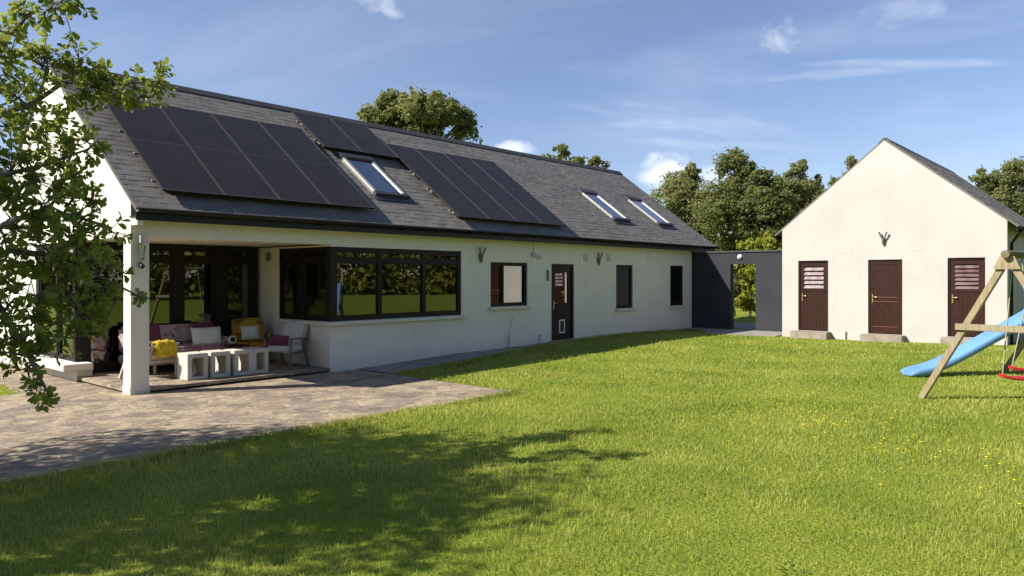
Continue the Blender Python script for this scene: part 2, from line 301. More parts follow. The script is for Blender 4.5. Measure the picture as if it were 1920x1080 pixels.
# ------------------------------------------------------------------ builders
def origin(o):
    v = Vector((0, 0, 0))
    while o is not None:
        v += o.location; o = o.parent
    return v
class MB:
    def __init__(s): s.v = []; s.f = []; s.sm = []
    def add(s, vs, fs, smooth=False):
        k = len(s.v); s.v += [tuple(v) for v in vs]; s.f += [tuple(i + k for i in f) for f in fs]; s.sm += [smooth] * len(fs); return s
    def box(s, x0, x1, y0, y1, z0, z1): return s.obox(Vector((0, 0, 0)), Vector((1, 0, 0)), Vector((0, 1, 0)), Vector((0, 0, 1)), x0, x1, y0, y1, z0, z1)
    def obox(s, P, u, v, n, a0, a1, b0, b1, c0, c1):
        vs = [P + u * a + v * b + n * c for c in (c0, c1) for b in (b0, b1) for a in (a0, a1)]
        fs = [(0, 2, 3, 1), (4, 5, 7, 6), (0, 1, 5, 4), (2, 6, 7, 3), (0, 4, 6, 2), (1, 3, 7, 5)]
        if u.cross(v).dot(n) < 0: fs = [f[::-1] for f in fs]
        return s.add(vs, fs)
    def slab(s, P, u, v, n, us, vs, solid, c0, c1):
        """grid slab with holes: only outer faces"""
        us = sorted(set(us)); vs = sorted(set(vs))
        ok = lambda i, j: 0 <= i < len(us) - 1 and 0 <= j < len(vs) - 1 and solid((us[i] + us[i + 1]) / 2, (vs[j] + vs[j + 1]) / 2)
        pt = lambda a, b, c: P + u * a + v * b + n * c
        flip = u.cross(v).dot(n) < 0
        def q(*p): s.add(p[::-1] if flip else p, [(0, 1, 2, 3)])
        for i in range(len(us) - 1):
            for j in range(len(vs) - 1):
                if not ok(i, j): continue
                a0, a1, b0, b1 = us[i], us[i + 1], vs[j], vs[j + 1]
                q(pt(a0, b0, c1), pt(a1, b0, c1), pt(a1, b1, c1), pt(a0, b1, c1))
                q(pt(a0, b0, c0), pt(a0, b1, c0), pt(a1, b1, c0), pt(a1, b0, c0))
                if not ok(i - 1, j): q(pt(a0, b0, c0), pt(a0, b0, c1), pt(a0, b1, c1), pt(a0, b1, c0))
                if not ok(i + 1, j): q(pt(a1, b0, c0), pt(a1, b1, c0), pt(a1, b1, c1), pt(a1, b0, c1))
                if not ok(i, j - 1): q(pt(a0, b0, c0), pt(a1, b0, c0), pt(a1, b0, c1), pt(a0, b0, c1))
                if not ok(i, j + 1): q(pt(a0, b1, c0), pt(a0, b1, c1), pt(a1, b1, c1), pt(a1, b1, c0))
        return s
    def prism(s, pts, off):
        """planar polygon pts extruded by vector off"""
        n = len(pts); off = Vector(off); a = [Vector(p) for p in pts]; b = [p + off for p in a]
        nrm = sum(((a[i] - a[0]).cross(a[(i + 1) % n] - a[0]) for i in range(n)), Vector())
        fs = [tuple(range(n))[::-1], tuple(range(n, 2 * n))] + [(i, (i + 1) % n, n + (i + 1) % n, n + i) for i in range(n)]
        if nrm.dot(off) < 0: fs = [f[::-1] for f in fs]
        return s.add(a + b, fs)
    def tube(s, path, rad, seg=8, cap=True):
        path = [Vector(p) for p in path]; rs = rad if isinstance(rad, (list, tuple)) else [rad] * len(path)
        vs = []; fs = []; prev = None
        for i, p in enumerate(path):
            d = (path[min(i + 1, len(path) - 1)] - path[max(i - 1, 0)]).normalized()
            if prev is None:
                a = d.orthogonal().normalized()
            else:
                a = (prev - d * prev.dot(d)); a = a.normalized() if a.length > 1e-6 else d.orthogonal().normalized()
            prev = a; b = d.cross(a)
            for k in range(seg):
                t = 2 * math.pi * k / seg; vs.append(p + (a * math.cos(t) + b * math.sin(t)) * rs[i])
        for i in range(len(path) - 1):
            for k in range(seg):
                k2 = (k + 1) % seg; fs.append((i * seg + k, i * seg + k2, (i + 1) * seg + k2, (i + 1) * seg + k))
        s.add(vs, fs, True)
        if cap: s.add(vs[:seg], [tuple(range(seg))[::-1]]); s.add(vs[-seg:], [tuple(range(seg))])
        return s
    def beam(s, a, b, w, h, upv=(0, 0, 1)):
        a = Vector(a); b = Vector(b); d = (b - a); l = d.length; d = d / l; u = Vector(upv); sd = d.cross(u)
        sd = sd.normalized() if sd.length > 1e-5 else d.orthogonal().normalized(); u = sd.cross(d)
        return s.obox(a, d, sd, u, 0, l, -w / 2, w / 2, -h / 2, h / 2)
    def build(s, name, m, parent=None, bevel=0, subsurf=0):
        o_ = origin(parent) if parent else Vector((0, 0, 0))
        me = bpy.data.meshes.new(name)
        me.from_pydata([Vector(v) - o_ for v in s.v], [], s.f)
        me.polygons.foreach_set('use_smooth', s.sm)
        me.materials.append(M[m] if isinstance(m, str) else m)
        o = bpy.data.objects.new(name, me); COL.objects.link(o)
        if parent: o.parent = parent
        if bevel:
            bm = bmesh.new(); bm.from_mesh(me); bmesh.ops.remove_doubles(bm, verts=bm.verts, dist=1e-5)
            bmesh.ops.bevel(bm, geom=[e for e in bm.edges if len(e.link_faces) == 2 and e.calc_face_angle(0) > .5], offset=bevel, segments=2, affect='EDGES', clamp_overlap=True)
            bm.to_mesh(me); bm.free()
        return o
def npmesh(name, V, F, m, parent=None, smooth=False):
    """V (n,3) array, F (k,3 or 4) array"""
    o_ = origin(parent) if parent else Vector((0, 0, 0))
    V = np.asarray(V, dtype=np.float32) - np.array(o_, dtype=np.float32)
    F = np.asarray(F, dtype=np.int32); k, w = F.shape
    me = bpy.data.meshes.new(name); me.vertices.add(len(V)); me.vertices.foreach_set('co', V.ravel())
    me.loops.add(k * w); me.loops.foreach_set('vertex_index', F.ravel())
    me.polygons.add(k); me.polygons.foreach_set('loop_start', np.arange(0, k * w, w, dtype=np.int32))
    me.update(calc_edges=True); me.validate()
    if smooth: me.polygons.foreach_set('use_smooth', [True] * len(me.polygons))
    me.materials.append(M[m] if isinstance(m, str) else m)
    o = bpy.data.objects.new(name, me); COL.objects.link(o)
    if parent: o.parent = parent
    return o
def tag(o, label=None, cat=None, group=None, kind=None):
    if label: o['label'] = label
    if cat: o['category'] = cat
    if group: o['group'] = group
    if kind: o['kind'] = kind
    return o
def thing(name, label, cat, loc=(0, 0, 0), group=None):
    o = bpy.data.objects.new(name, None); COL.objects.link(o); o.location = loc; o.empty_display_size = .2
    return tag(o, label, cat, group)
X, Y, Z = Vector((1, 0, 0)), Vector((0, 1, 0)), Vector((0, 0, 1))
def soft(mb_pts_fn=None): pass
def cushion(mb, C, u, v, n, w, h, t, power=.5, seg=10):
    """pillow: centre C, axes u (w) v (h) n (t)"""
    C = Vector(C); vs = []; fs = []
    for side in (1, -1):
        base = len(vs)
        for i in range(seg + 1):
            for j in range(seg + 1):
                a, b = i / seg * 2 - 1, j / seg * 2 - 1
                bul = max(0, (1 - a ** 4) * (1 - b ** 4)) ** power
                pin = 1 - .06 * (1 - abs(a)) * (abs(b) ** 3) - .0
                vs.append(C + u * (a * w / 2 * (1 - .05 * (1 - b * b))) + v * (b * h / 2 * (1 - .05 * (1 - a * a))) + n * side * bul * t / 2)
        for i in range(seg):
            for j in range(seg):
                q = (base + i * (seg + 1) + j, base + (i + 1) * (seg + 1) + j, base + (i + 1) * (seg + 1) + j + 1, base + i * (seg + 1) + j + 1)
                fs.append(q if side > 0 else q[::-1])
    mb.add(vs, fs, True); return mb
# ------------------------------------------------------------------ ground
def sst(a, b, x):
    t = min(1, max(0, (x - a) / (b - a))); return t * t * (3 - 2 * t)
def hwall(x): # ground level along the foot of the house wall
    return .10 * sst(8.8, 12.5, x) + .045 * sst(12.5, 17, x) - .03 * sst(17, 23, x)
def hl(x, y):
    h = .0 + .115 * sst(9, 19, x) + .06 * sst(6.5, 2.5, y) * sst(12, 20, x)
    h += .035 * math.sin(x * .9 + y * .4) * sst(1, 4, x) * .3
    h += .05 * sst(9.5, 11.3, y) * sst(10.5, 15, x) * sst(24, 20, x)
    h += .012 * noise.noise(Vector((x * .8, y * .8, 0)))
    return h
PAT = [(.6, 7.98), (9.15, 8.03), (9.25, 13.2), (4.9, 13.2), (4.9, 20), (3.9, 20), (3.75, 13.9), (.6, 13.4)]
def inpoly(x, y, P=PAT, grow=0):
    c = False; n = len(P)
    for i in range(n):
        x0, y0 = P[i]; x1, y1 = P[(i + 1) % n]
        if (y0 > y) != (y1 > y) and x < (x1 - x0) * (y - y0) / (y1 - y0) + x0: c = not c
    return c
def path_edge(x): return 11.3 + .75 * sst(9.3, 15.5, x)
def ground_sheet():
    xs = sorted(set([-400, -200, -100, -60, -40, -25, -15] + list(np.arange(-10, 30.01, .5)) + [34, 40, 50, 70, 100, 200, 400]))
    vs = []; fs = []; n = len(xs)
    for x in xs:
        for y in xs: 
            z = hl(x, y)
            if (inpoly(x, y)) or (x > 3.7 and 12 < y < 20.3 and x < 25): z = -.06
            elif 7.4 < y < 12.5 and -.5 < x < 9.8: z = min(z, -.02)
            if x > 9 and path_edge(x) - .05 < y < 12.6 and x < 25: z = -.05
            vs.append((x, y, z))
    for i in range(n - 1):
        for j in range(n - 1): fs.append((i * n + j, (i + 1) * n + j, (i + 1) * n + j + 1, i * n + j + 1))
    o = npmesh('lawn', vs, fs, 'soil', smooth=True); tag(o, kind='structure')
ground_sheet()
mb = MB(); mb.prism([(x, y, .002) for x, y in PAT], (0, 0, -.08)); tag(mb.build('patio', 'patio'), kind='structure')
mb = MB()
px_ = list(np.arange(9.25, 24.7, .6)) + [24.7]
vs = []; fs = []
for x in px_:
    wob = .06 * noise.noise(Vector((x * 1.7, 3, 0)))
    vs += [(x, path_edge(x) + wob, hwall(x) - .1), (x, path_edge(x) + wob, hwall(x) + .006), (x, 12.42, hwall(x) + .006)]
for i in range(len(px_) - 1): fs += [(3 * i, 3 * i + 3, 3 * i + 4, 3 * i + 1), (3 * i + 1, 3 * i + 4, 3 * i + 5, 3 * i + 2)]
mb.add(vs, fs); tag(mb.build('path', 'path'), kind='structure')
mb = MB(); mb.prism([(21.75, 8.7, .13), (23.62, 8.7, .13), (23.62, 12.3, .13), (21.2, 12.3, .13), (21.35, 11.2, .13)], (0, 0, -.2))
mb.prism([(23.9, 9.6, .135), (27.5, 9.6, .135), (27.5, 12.6, .135), (23.9, 12.6, .135)], (0, 0, -.2)); tag(mb.build('paving', 'path'), kind='structure')

# ------------------------------------------------------------------ house
PITCH = math.atan(.7402); SV = Vector((0, math.cos(PITCH), math.sin(PITCH))); SN = Vector((0, -math.sin(PITCH), math.cos(PITCH)))
RP = Vector((0, 12.08, 3.03 - .07 * .7402)); RL = 4.15 / math.cos(PITCH)      # eave line, slope length to the ridge at Y 16.23
HX0, HX1 = 4.83, 24.6
house = thing('house', 'long white bungalow with black slate roof, solar panels and open corner porch', 'house', (14, 16, 0))
def openings(rects): return lambda a, b: not any(r[0] < a < r[1] and r[2] < b < r[3] for r in rects)
def cuts(rects, lo, hi, ax): return [lo, hi] + [c for r in rects for c in r[2 * ax:2 * ax + 2] if lo < c < hi]
F_OPEN = [(5.12, 8.6, -1, 2.54), (8.5, 12.26, 1.0, 2.5), (13.27, 14.68, 1.155, 2.262), (15.68, 16.70, .17, 2.252), (18.83, 19.77, .935, 2.265), (22.10, 23.0, .93, 2.28), (HX0 - 1, 5.12, -1, 2.54)]
mb = MB(); mb.slab(Vector((0, 12.4, 0)), X, Z, -Y, cuts(F_OPEN, HX0, HX1, 0), cuts(F_OPEN, -.1, 2.93, 1), openings(F_OPEN), -.3, 0)
mb.build('wall', 'white', house)
# plinth line at the foot of the wall, slightly proud
mb = MB(); mb.box(HX0, HX0 + .29, 12.4, 12.69, -.02, 2.54); mb.box(HX0 - .012, HX0 + .302, 12.388, 12.702, -.02, .13)
mb.build('pillar', 'white', house, bevel=.006)
zr = lambda y: 3.03 + .7402 * (y - 12.15) - .06
mb = MB(); gp = [(HX0, 12.703, 2.545), (HX0, 12.703, 2.934), (HX0, 12.402, 2.934), (HX0, 12.402, zr(12.402)), (HX0, 16.23, zr(16.23)), (HX0, 20.06, zr(12.402)), (HX0, 20.06, -.1), (HX0, 17.1, -.1), (HX0, 17.1, 2.545)]
mb.prism(gp, (.3, 0, 0)); mb.build('gable_wall', 'white', house)
mb = MB(); mb.prism([(HX1 - .3, 12.41, -.1), (HX1 - .3, 12.41, zr(12.41)), (HX1 - .3, 16.23, zr(16.23)), (HX1 - .3, 20.05, zr(12.41)), (HX1 - .3, 20.05, -.1)], (.298, 0, 0)); mb.build('gable_wall', 'white', house)
mb = MB(); mb.box(HX0 + .3, HX1 - .3, 19.8, 20.05, -.1, 2.95); mb.build('wall', 'white', house)
# porch: side wall under the corner window, solid bit beside the glazing
W_OPEN = [(12.3, 14.27, 1.0, 2.5)]
mb = MB(); mb.slab(Vector((8.6, 0, 0)), Y, Z, -X, cuts(W_OPEN, 12.7, 15.2, 0), cuts(W_OPEN, -.05, 2.53, 1), openings(W_OPEN), -.25, 0); mb.build('wall', 'white', house)
mb = MB(); mb.prism([(HX0 + .02, 12.715, .035), (5.135, 12.715, .035), (5.135, 12.37, .035), (8.595, 12.37, .035), (8.595, 15.0, .035), (HX0 - .02, 15.0, .035), (HX0 - .02, 12.715, .035)], (0, 0, .05)); mb.build('porch_floor', 'patio', house)
mb = MB(); mb.box(HX0 + .05, 8.59, 12.72, 14.99, -.05, .034); mb.box(5.14, 8.59, 12.46, 12.719, -.05, .034); mb.build('porch_base', 'slabshade', house)  # recessed base, coloured dark as the shadow line below the slab overhang
mb = MB(); mb.box(HX0 + .3, HX1 - .31, 12.701, 19.79, 2.56, 2.60); mb.build('ceiling', 'white', house)
for (x, y) in ((6.3, 13.4), (7.9, 13.7), (6.2, 14.5)): MB().tube([(x, y, 2.559), (x, y, 2.55)], .05, 12).build('downlight', 'alu', house)
# inside: floor, room walls
mb = MB(); mb.box(HX0 + .31, HX1 - .31, 15.06, 19.79, -.03, .08); mb.box(8.86, HX1 - .31, 12.71, 15.05, -.03, .08)
mb.build('inside_floor', 'room', house)
mb = MB(); mb.box(HX0 + .32, HX1 - .32, 18.0, 18.1, .09, 2.55)
for x in (12.9, 15.2, 17.3, 21): mb.box(x, x + .1, 12.72, 17.99, .09, 2.55)
mb.build('inside_wall', 'room', house)
def window(parent, P, u, n, rect, mull=(), trans=(), fw=.065, depth=.07, inset=.05, glass='glass', m='brown', skip=(), name='window', yaw=0):
    """u horizontal axis, n outward; rect (u0,u1,z0,z1)"""
    u0, u1, z0, z1 = rect; b = MB(); g = MB(); e = .003
    bars_u = [u0 + e + fw / 2, *mull, u1 - e - fw / 2]; 
    for k, c in enumerate(bars_u): b.obox(P, u, Z, n, c - fw / 2, c + fw / 2, z0 + e, z1 - e, -inset - depth, -inset)
    for i in range(len(bars_u) - 1):
        a0, a1 = bars_u[i] + fw / 2, bars_u[i + 1] - fw / 2
        zs = [z0 + e + fw / 2, *trans, z1 - e - fw / 2]
        for zc in zs: b.obox(P, u, Z, n, a0, a1, zc - fw / 2, zc + fw / 2, -inset - depth + .002, -inset - .004)
        for j in range(len(zs) - 1):
            q0, q1 = zs[j] + fw / 2, zs[j + 1] - fw / 2
            # inner sash
            w2 = .028
            for (c0, c1, d0, d1) in ((a0, a0 + w2, q0, q1), (a1 - w2, a1, q0, q1), (a0 + w2, a1 - w2, q0, q0 + w2), (a0 + w2, a1 - w2, q1 - w2, q1)):
                b.obox(P, u, Z, n, c0, c1, d0, d1, -inset - depth + .01, -inset - .018)
            tilt = random.uniform(-.004, .004) + yaw; tz = random.uniform(-.003, .003)
            pts = [P + u * a + Z * z - n * (inset + depth * .55 + tilt * (a - (a0 + a1) / 2) + tz * (z - (q0 + q1) / 2)) for a, z in ((a0 + .01, q0 + .01), (a1 - .01, q0 + .01), (a1 - .01, q1 - .01), (a0 + .01, q1 - .01))]
            if u.cross(Z).dot(n) < 0: pts = pts[::-1]
            if (i, j) not in skip: g.add(pts, [(0, 1, 2, 3)])
    w = b.build(name, m, parent); g.build('pane', glass, w)
    return w
OF = Vector((0, 12.4, 0)); NF = -Y
def sill(parent, P, u, n, u0, u1, z, over=.06, proud=.085, th=.075):
    b = MB(); b.obox(P, u, Z, n, u0 - over, u1 + over, z - th, z - .004, .002, proud); b.obox(P, u, Z, n, u0, u1, z - th, z - .002, -.05, .0021)
    return b.build('sill', 'sill', parent, bevel=.006)
# corner window, its two faces sharing a post
w = window(house, OF, X, NF, (8.68, 12.26, 1.0, 2.5), (9.86, 11.1), (2.235,), fw=.085, inset=.012, glass='glassdark')
w = window(house, Vector((8.6, 0, 0)), Y, -X, (12.48, 14.27, 1.0, 2.5), (13.34,), (2.235,), fw=.085, inset=.012, glass='glassdark')
mb = MB(); mb.box(8.607, 8.70, 12.407, 12.50, 1.003, 2.497); mb.build('corner_post', 'brown', house)
mb = MB(); mb.prism([(8.51, 12.31, .925), (12.36, 12.31, .925), (12.36, 12.398, .925), (8.598, 12.398, .925), (8.598, 14.33, .925), (8.51, 14.33, .925)], (0, 0, .07)); mb.build('sill', 'sill', house, bevel=.006)
w = window(house, OF, X, NF, (13.27, 14.68, 1.155, 2.262), (13.76,), (), fw=.06, inset=.035, yaw=.04); sill(w, OF, X, NF, 13.27, 14.68, 1.155)
w = window(house, OF, X, NF, (18.83, 19.77, .935, 2.265), (), (), fw=.07, inset=.035, glass='glassdark'); sill(w, OF, X, NF, 18.83, 19.77, .935)
w = window(house, OF, X, NF, (22.10, 23.0, .93, 2.28), (), (), fw=.07, inset=.035, glass='glassdark'); sill(w, OF, X, NF, 22.10, 23.0, .93)
for (x0, x1) in ((18.9, 19.7), (22.17, 22.95)):
    mb = MB(); k = 24; vs = []; fs = []
    for i in range(k + 1):
        a = x0 + (x1 - x0) * i / k; d = .03 * math.sin(i * 2.1) + .02 * math.sin(i * 3.7)
        vs += [(a, 12.80 + d, .95), (a, 12.80 + d, 2.3)]
    for i in range(k): fs.append((2 * i, 2 * i + 2, 2 * i + 3, 2 * i + 1))
    mb.add(vs, fs, True); tag(mb.build('curtain', 'curtain', house))
# white interior reveal of the corner window: a curtain edge
for (x0, x1, y) in ((8.95, 9.0, 13.33), (8.95, 9.1, 14.15)): MB().box(x0, x1, y - .02, y + .02, 1.0, 2.45).build('curtain', 'offwhite', house)
# back door of the house
def plank_door(mb, P, u, n, u0, u1, z0, z1, d, plank=.1, th=.04):
    mb.obox(P, u, Z, n, u0, u1, z0, z1, -d - th, -d)
    k = max(2, round((u1 - u0) / plank)); w_ = (u1 - u0) / k
    for i in range(k): mb.obox(P, u, Z, n, u0 + i * w_ + .003, u0 + (i + 1) * w_ - .003, z0 + .001, z1 - .001, -d - .001, -d + .006)
mb = MB(); mb.box(15.76, 16.62, 12.445, 12.49, .20, .62); mb.box(15.76, 15.90, 12.445, 12.49, .62, 2.17); mb.box(16.48, 16.62, 12.445, 12.49, .62, 2.17)
mb.box(15.90, 16.48, 12.445, 12.49, .62, 1.18); mb.box(15.90, 16.48, 12.445, 12.49, 2.02, 2.17); mb.box(15.93, 16.45, 12.435, 12.444, 1.0, 1.13); 
for i in range(5): mb.box(15.93 + i * .105, 16.03 + i * .105, 12.437, 12.444, .66, .97)
door = mb.build('door', 'brown', house)
mb = MB()
for a, b, c, d in ((15.683, 15.757, .172, 2.249), (16.623, 16.697, .172, 2.249), (15.757, 16.623, 2.173, 2.249), (15.757, 16.623, .172, .197)): mb.box(a, b, 12.415, 12.51, c, d)
mb.build('door_frame', 'brown', door)
mb = MB(); mb.add([(15.90, 12.468, 1.18), (16.48, 12.468, 1.18), (16.48, 12.468, 2.02), (15.90, 12.468, 2.02)], [(0, 1, 2, 3)]); mb.build('pane', 'glass', door)
mb = MB(); mb.box(15.80, 15.83, 12.425, 12.444, 1.02, 1.24); mb.tube([(15.815, 12.42, 1.17), (15.815, 12.40, 1.17), (15.90, 12.395, 1.17)], .010); mb.build('handle', 'alu', door)
mb = MB()
for a, b, c, d in ((16.06, 16.09, .35, .72), (16.27, 16.30, .35, .72), (16.09, 16.27, .35, .38), (16.09, 16.27, .69, .72)): mb.box(a, b, 12.418, 12.443, c, d)
cf = mb.build('cat_flap', 'plastic', door)
mb = MB(); mb.box(16.09, 16.27, 12.434, 12.443, .38, .69); mb.build('flap', 'black', cf)
mb = MB(); mb.box(15.55, 16.85, 12.0, 12.395, .06, .17); mb.build('doorstep', 'step', house, bevel=.01)
# glazed screens of the porch
def screen(P, u, n, posts, z0, z1, tz, bot, name='glazed_screen'):
    b = MB(); g = MB()
    for a0, a1 in posts: b.obox(P, u, Z, n, a0, a1, z0, z1, -.09, 0)
    for i in range(len(posts) - 1):
        a0, a1 = posts[i][1], posts[i + 1][0]
        for c0, c1 in ((z0, z0 + bot), (tz - .04, tz + .04), (z1 - .07, z1)): b.obox(P, u, Z, n, a0, a1, c0, c1, -.08, -.006)
        for c0, c1 in ((z0 + bot, tz - .04), (tz + .04, z1 - .07)):
            for d0, d1, e0, e1 in ((a0, a0 + .045, c0, c1), (a1 - .045, a1, c0, c1), (a0 + .045, a1 - .045, c0, c0 + .045), (a0 + .045, a1 - .045, c1 - .045, c1)): b.obox(P, u, Z, n, d0, d1, e0, e1, -.065, -.02)
            tl = random.uniform(-.003, .003)
            pts = [P + u * a + Z * z - n * (.045 + tl * (a - (a0 + a1) / 2)) for a, z in ((a0 + .01, c0 + .01), (a1 - .01, c0 + .01), (a1 - .01, c1 - .01), (a0 + .01, c1 - .01))]
            g.add(pts if u.cross(Z).dot(n) > 0 else pts[::-1], [(0, 1, 2, 3)])
    w_ = b.build(name, 'brown', house); g.build('pane', 'glassdark', w_); return w_
screen(Vector((0, 15.0, 0)), X, -Y, [(4.96, 5.10), (5.95, 6.03), (6.66, 6.86), (7.52, 7.80), (8.36, 8.52)], .09, 2.53, 2.25, .14)
screen(Vector((4.86, 0, 0)), Y, -X, [(14.98, 15.10), (15.92, 16.0), (17.0, 17.09)], .33, 2.53, 2.25, .05)
mb = MB(); mb.box(4.80, 5.06, 14.7, 17.09, -.05, .20); mb.build('wall', 'white', house)
mb = MB(); mb.box(4.56, 5.05, 14.62, 17.095, .202, .326); mb.build('sill', 'white', house, bevel=.01)
# ---------------- roof
def slates(mb, P, v, n, L0, L1, len_, holes=(), w=.27, e=.17):
    rows = int(len_ / e) + 1
    for r in range(rows):
        s0 = r * e; s1 = min(s0 + e + .09, len_ + .0)
        off = (r % 2) * w / 2
        a = L0 - off
        while a < L1:
            a0, a1 = max(a, L0) + .002, min(a + w, L1) - .002; a += w
            if a1 - a0 < .03: continue
            cx, cs = (a0 + a1) / 2, s0 + e / 2
            if any(h[0] < cx < h[1] and h[2] < cs < h[3] for h in holes): continue
            j = random.uniform(-.008, .006); hh = .011 + random.uniform(-.002, .004); tw = random.uniform(-.003, .003)
            c = [(a0, s0 + j, hh + tw), (a1, s0 + j, hh - tw), (a1, s1, .006), (a0, s1, .006), (a0, s0 + j, hh + tw - .009), (a1, s0 + j, hh - tw - .009), (a1, s1, -.003), (a0, s1, -.003)]
            pts = [P + X * q[0] + v * q[1] + n * q[2] for q in c]
            mb.add(pts, [(0, 1, 2, 3), (4, 5, 1, 0), (5, 6, 2, 1), (7, 4, 0, 3)])
RX0, RX1 = 4.79, 24.87
o_s = .07 / math.cos(PITCH)        # the panels were measured from Y 12.15
SKY = [(10.22, 11.12), (19.62, 20.50), (22.38, 23.30)]
HOLES = [(a + .05, b - .05, 1.167 + o_s, 2.757 + o_s) for a, b in SKY]
mb = MB(); mb.slab(RP, X, SV, SN, cuts(HOLES, RX0, RX1, 0), cuts(HOLES, 0, RL, 1), openings(HOLES), -.05, -.012)
SV2 = Vector((0, -math.cos(PITCH), math.sin(PITCH))); SN2 = Vector((0, math.sin(PITCH), math.cos(PITCH)))
RP2 = Vector((0, 2 * 16.23 - 12.08, RP.z)); mb.obox(RP2, X, SV2, SN2, RX0, RX1, 0, RL, -.05, 0)
roof = mb.build('roof', 'slate', house)
mb = MB(); slates(mb, RP, SV, SN, RX0, RX1, RL, [(h[0] - .02, h[1] + .02, h[2] - .05, h[3] + .05) for h in HOLES]); mb.build('slate_courses', 'slate', roof)
mb = MB(); a = RX0
while a < RX1:
    b_ = min(a + .45, RX1); zt = RP.z + .7402 * 4.15
    mb.prism([(a + .003, 16.05, zt - .10), (a + .003, 16.06, zt - .085), (a + .003, 16.19, zt + .045), (a + .003, 16.27, zt + .045), (a + .003, 16.40, zt - .085), (a + .003, 16.41, zt - .10)], (b_ - a - .006, 0, 0)); a += .45
mb.build('ridge', 'ridge', roof)
# fascia, soffit and gutter
mb = MB(); mb.box(RX0 + .01, RX1, 12.115, 12.14, 2.79, 2.985); mb.box(RX0 + .01, RX1, 12.141, 12.398, 2.85, 2.865); mb.build('fascia', 'black', house)
def gutter(P0, P1, out, r=.062, parent=None, m='black', name='gutter'):
    P0, P1 = Vector(P0), Vector(P1); b = MB(); k = 9; vs = []; fs = []
    for e in (P0, P1):
        for rr in (r, r - .008):
            for i in range(k + 1):
                t = math.pi * i / k; vs.append(e + out * (math.cos(t) * rr) - Z * (math.sin(t) * rr))
    n = k + 1; st = 2 * n
    for i in range(k):
        fs.append((i, i + 1, st + i + 1, st + i)); fs.append((n + i, st + n + i, st + n + i + 1, n + i + 1))
    fs += [(0, st, st + n, n), (k, n + k, st + n + k, st + k)]
    for s0 in (0, st):
        for i in range(k): fs.append((s0 + i, s0 + n + i, s0 + n + i + 1, s0 + i + 1))
    b.add(vs, fs, True); return b.build(name, m, parent)
gutter((RX0, 12.038, 2.982), (RX1, 12.038, 2.982), -Y, .075, house)
for x in np.arange(RX0 + .4, RX1, 1.0): MB().box(x, x + .03, 11.975, 12.114, 2.885, 2.90).build('gutter_bracket', 'black', house)
# eaves end block and verge
mb = MB(); mb.box(HX0 + .0, HX0 + .09, 12.145, 12.399, 2.72, 2.848); mb.build('eaves_block', 'white', house)
# solar panels
def panel(x0, x1, s0, s1):
    P = RP + SV * (o_s + .111); c = .15; b = MB()
    b.obox(P, X, SV, SN, x0 + .006, x1 - .006, s0 + .006, s1 - .006, c - .035, c - .003)
    o = b.build('solar_panel', 'panel', house)
    f = MB(); w_ = .016
    for a0, a1, d0, d1 in ((x0 + .006, x1 - .006, s0 + .006, s0 + .006 + w_), (x0 + .006, x1 - .006, s1 - .006 - w_, s1 - .006), (x0 + .006, x0 + .006 + w_, s0 + .02, s1 - .02), (x1 - .006 - w_, x1 - .006, s0 + .02, s1 - .02)):
        f.obox(P, X, SV, SN, a0, a1, d0, d1, c - .003, c)
    f.build('panel_frame', 'panelframe', o)
for r in (0, 1):
    for c in range(4): panel(5.29 + c * 1.085, 5.29 + (c + 1) * 1.085, .18 + r * 1.69, .18 + (r + 1) * 1.69)
    for c in range(4): panel(12.08 + c * 1.035, 12.08 + (c + 1) * 1.035, .15 + r * 1.71, .15 + (r + 1) * 1.71)
for c in range(2): panel(9.84 + c * 1.11, 9.84 + (c + 1) * 1.11, 2.82, 4.5)
mb = MB(); P = RP + SV * (o_s + .111)
for (x0, x1, ss) in ((5.25, 9.68, (.55, 1.45, 2.25, 3.15)), (9.8, 12.1, (3.2, 4.1)), (12.04, 16.25, (.5, 1.45, 2.25, 3.2))):
    for s_ in ss:
        mb = MB(); mb.obox(P, X, SV, SN, x0, x1, s_ - .02, s_ + .02, .072, .112)
        for q in np.arange(x0 + .15, x1, 1.0): mb.obox(P, X, SV, SN, q, q + .04, s_ - .05, s_ + .05, .02, .071)
        mb.build('panel_rail', 'rail', house)
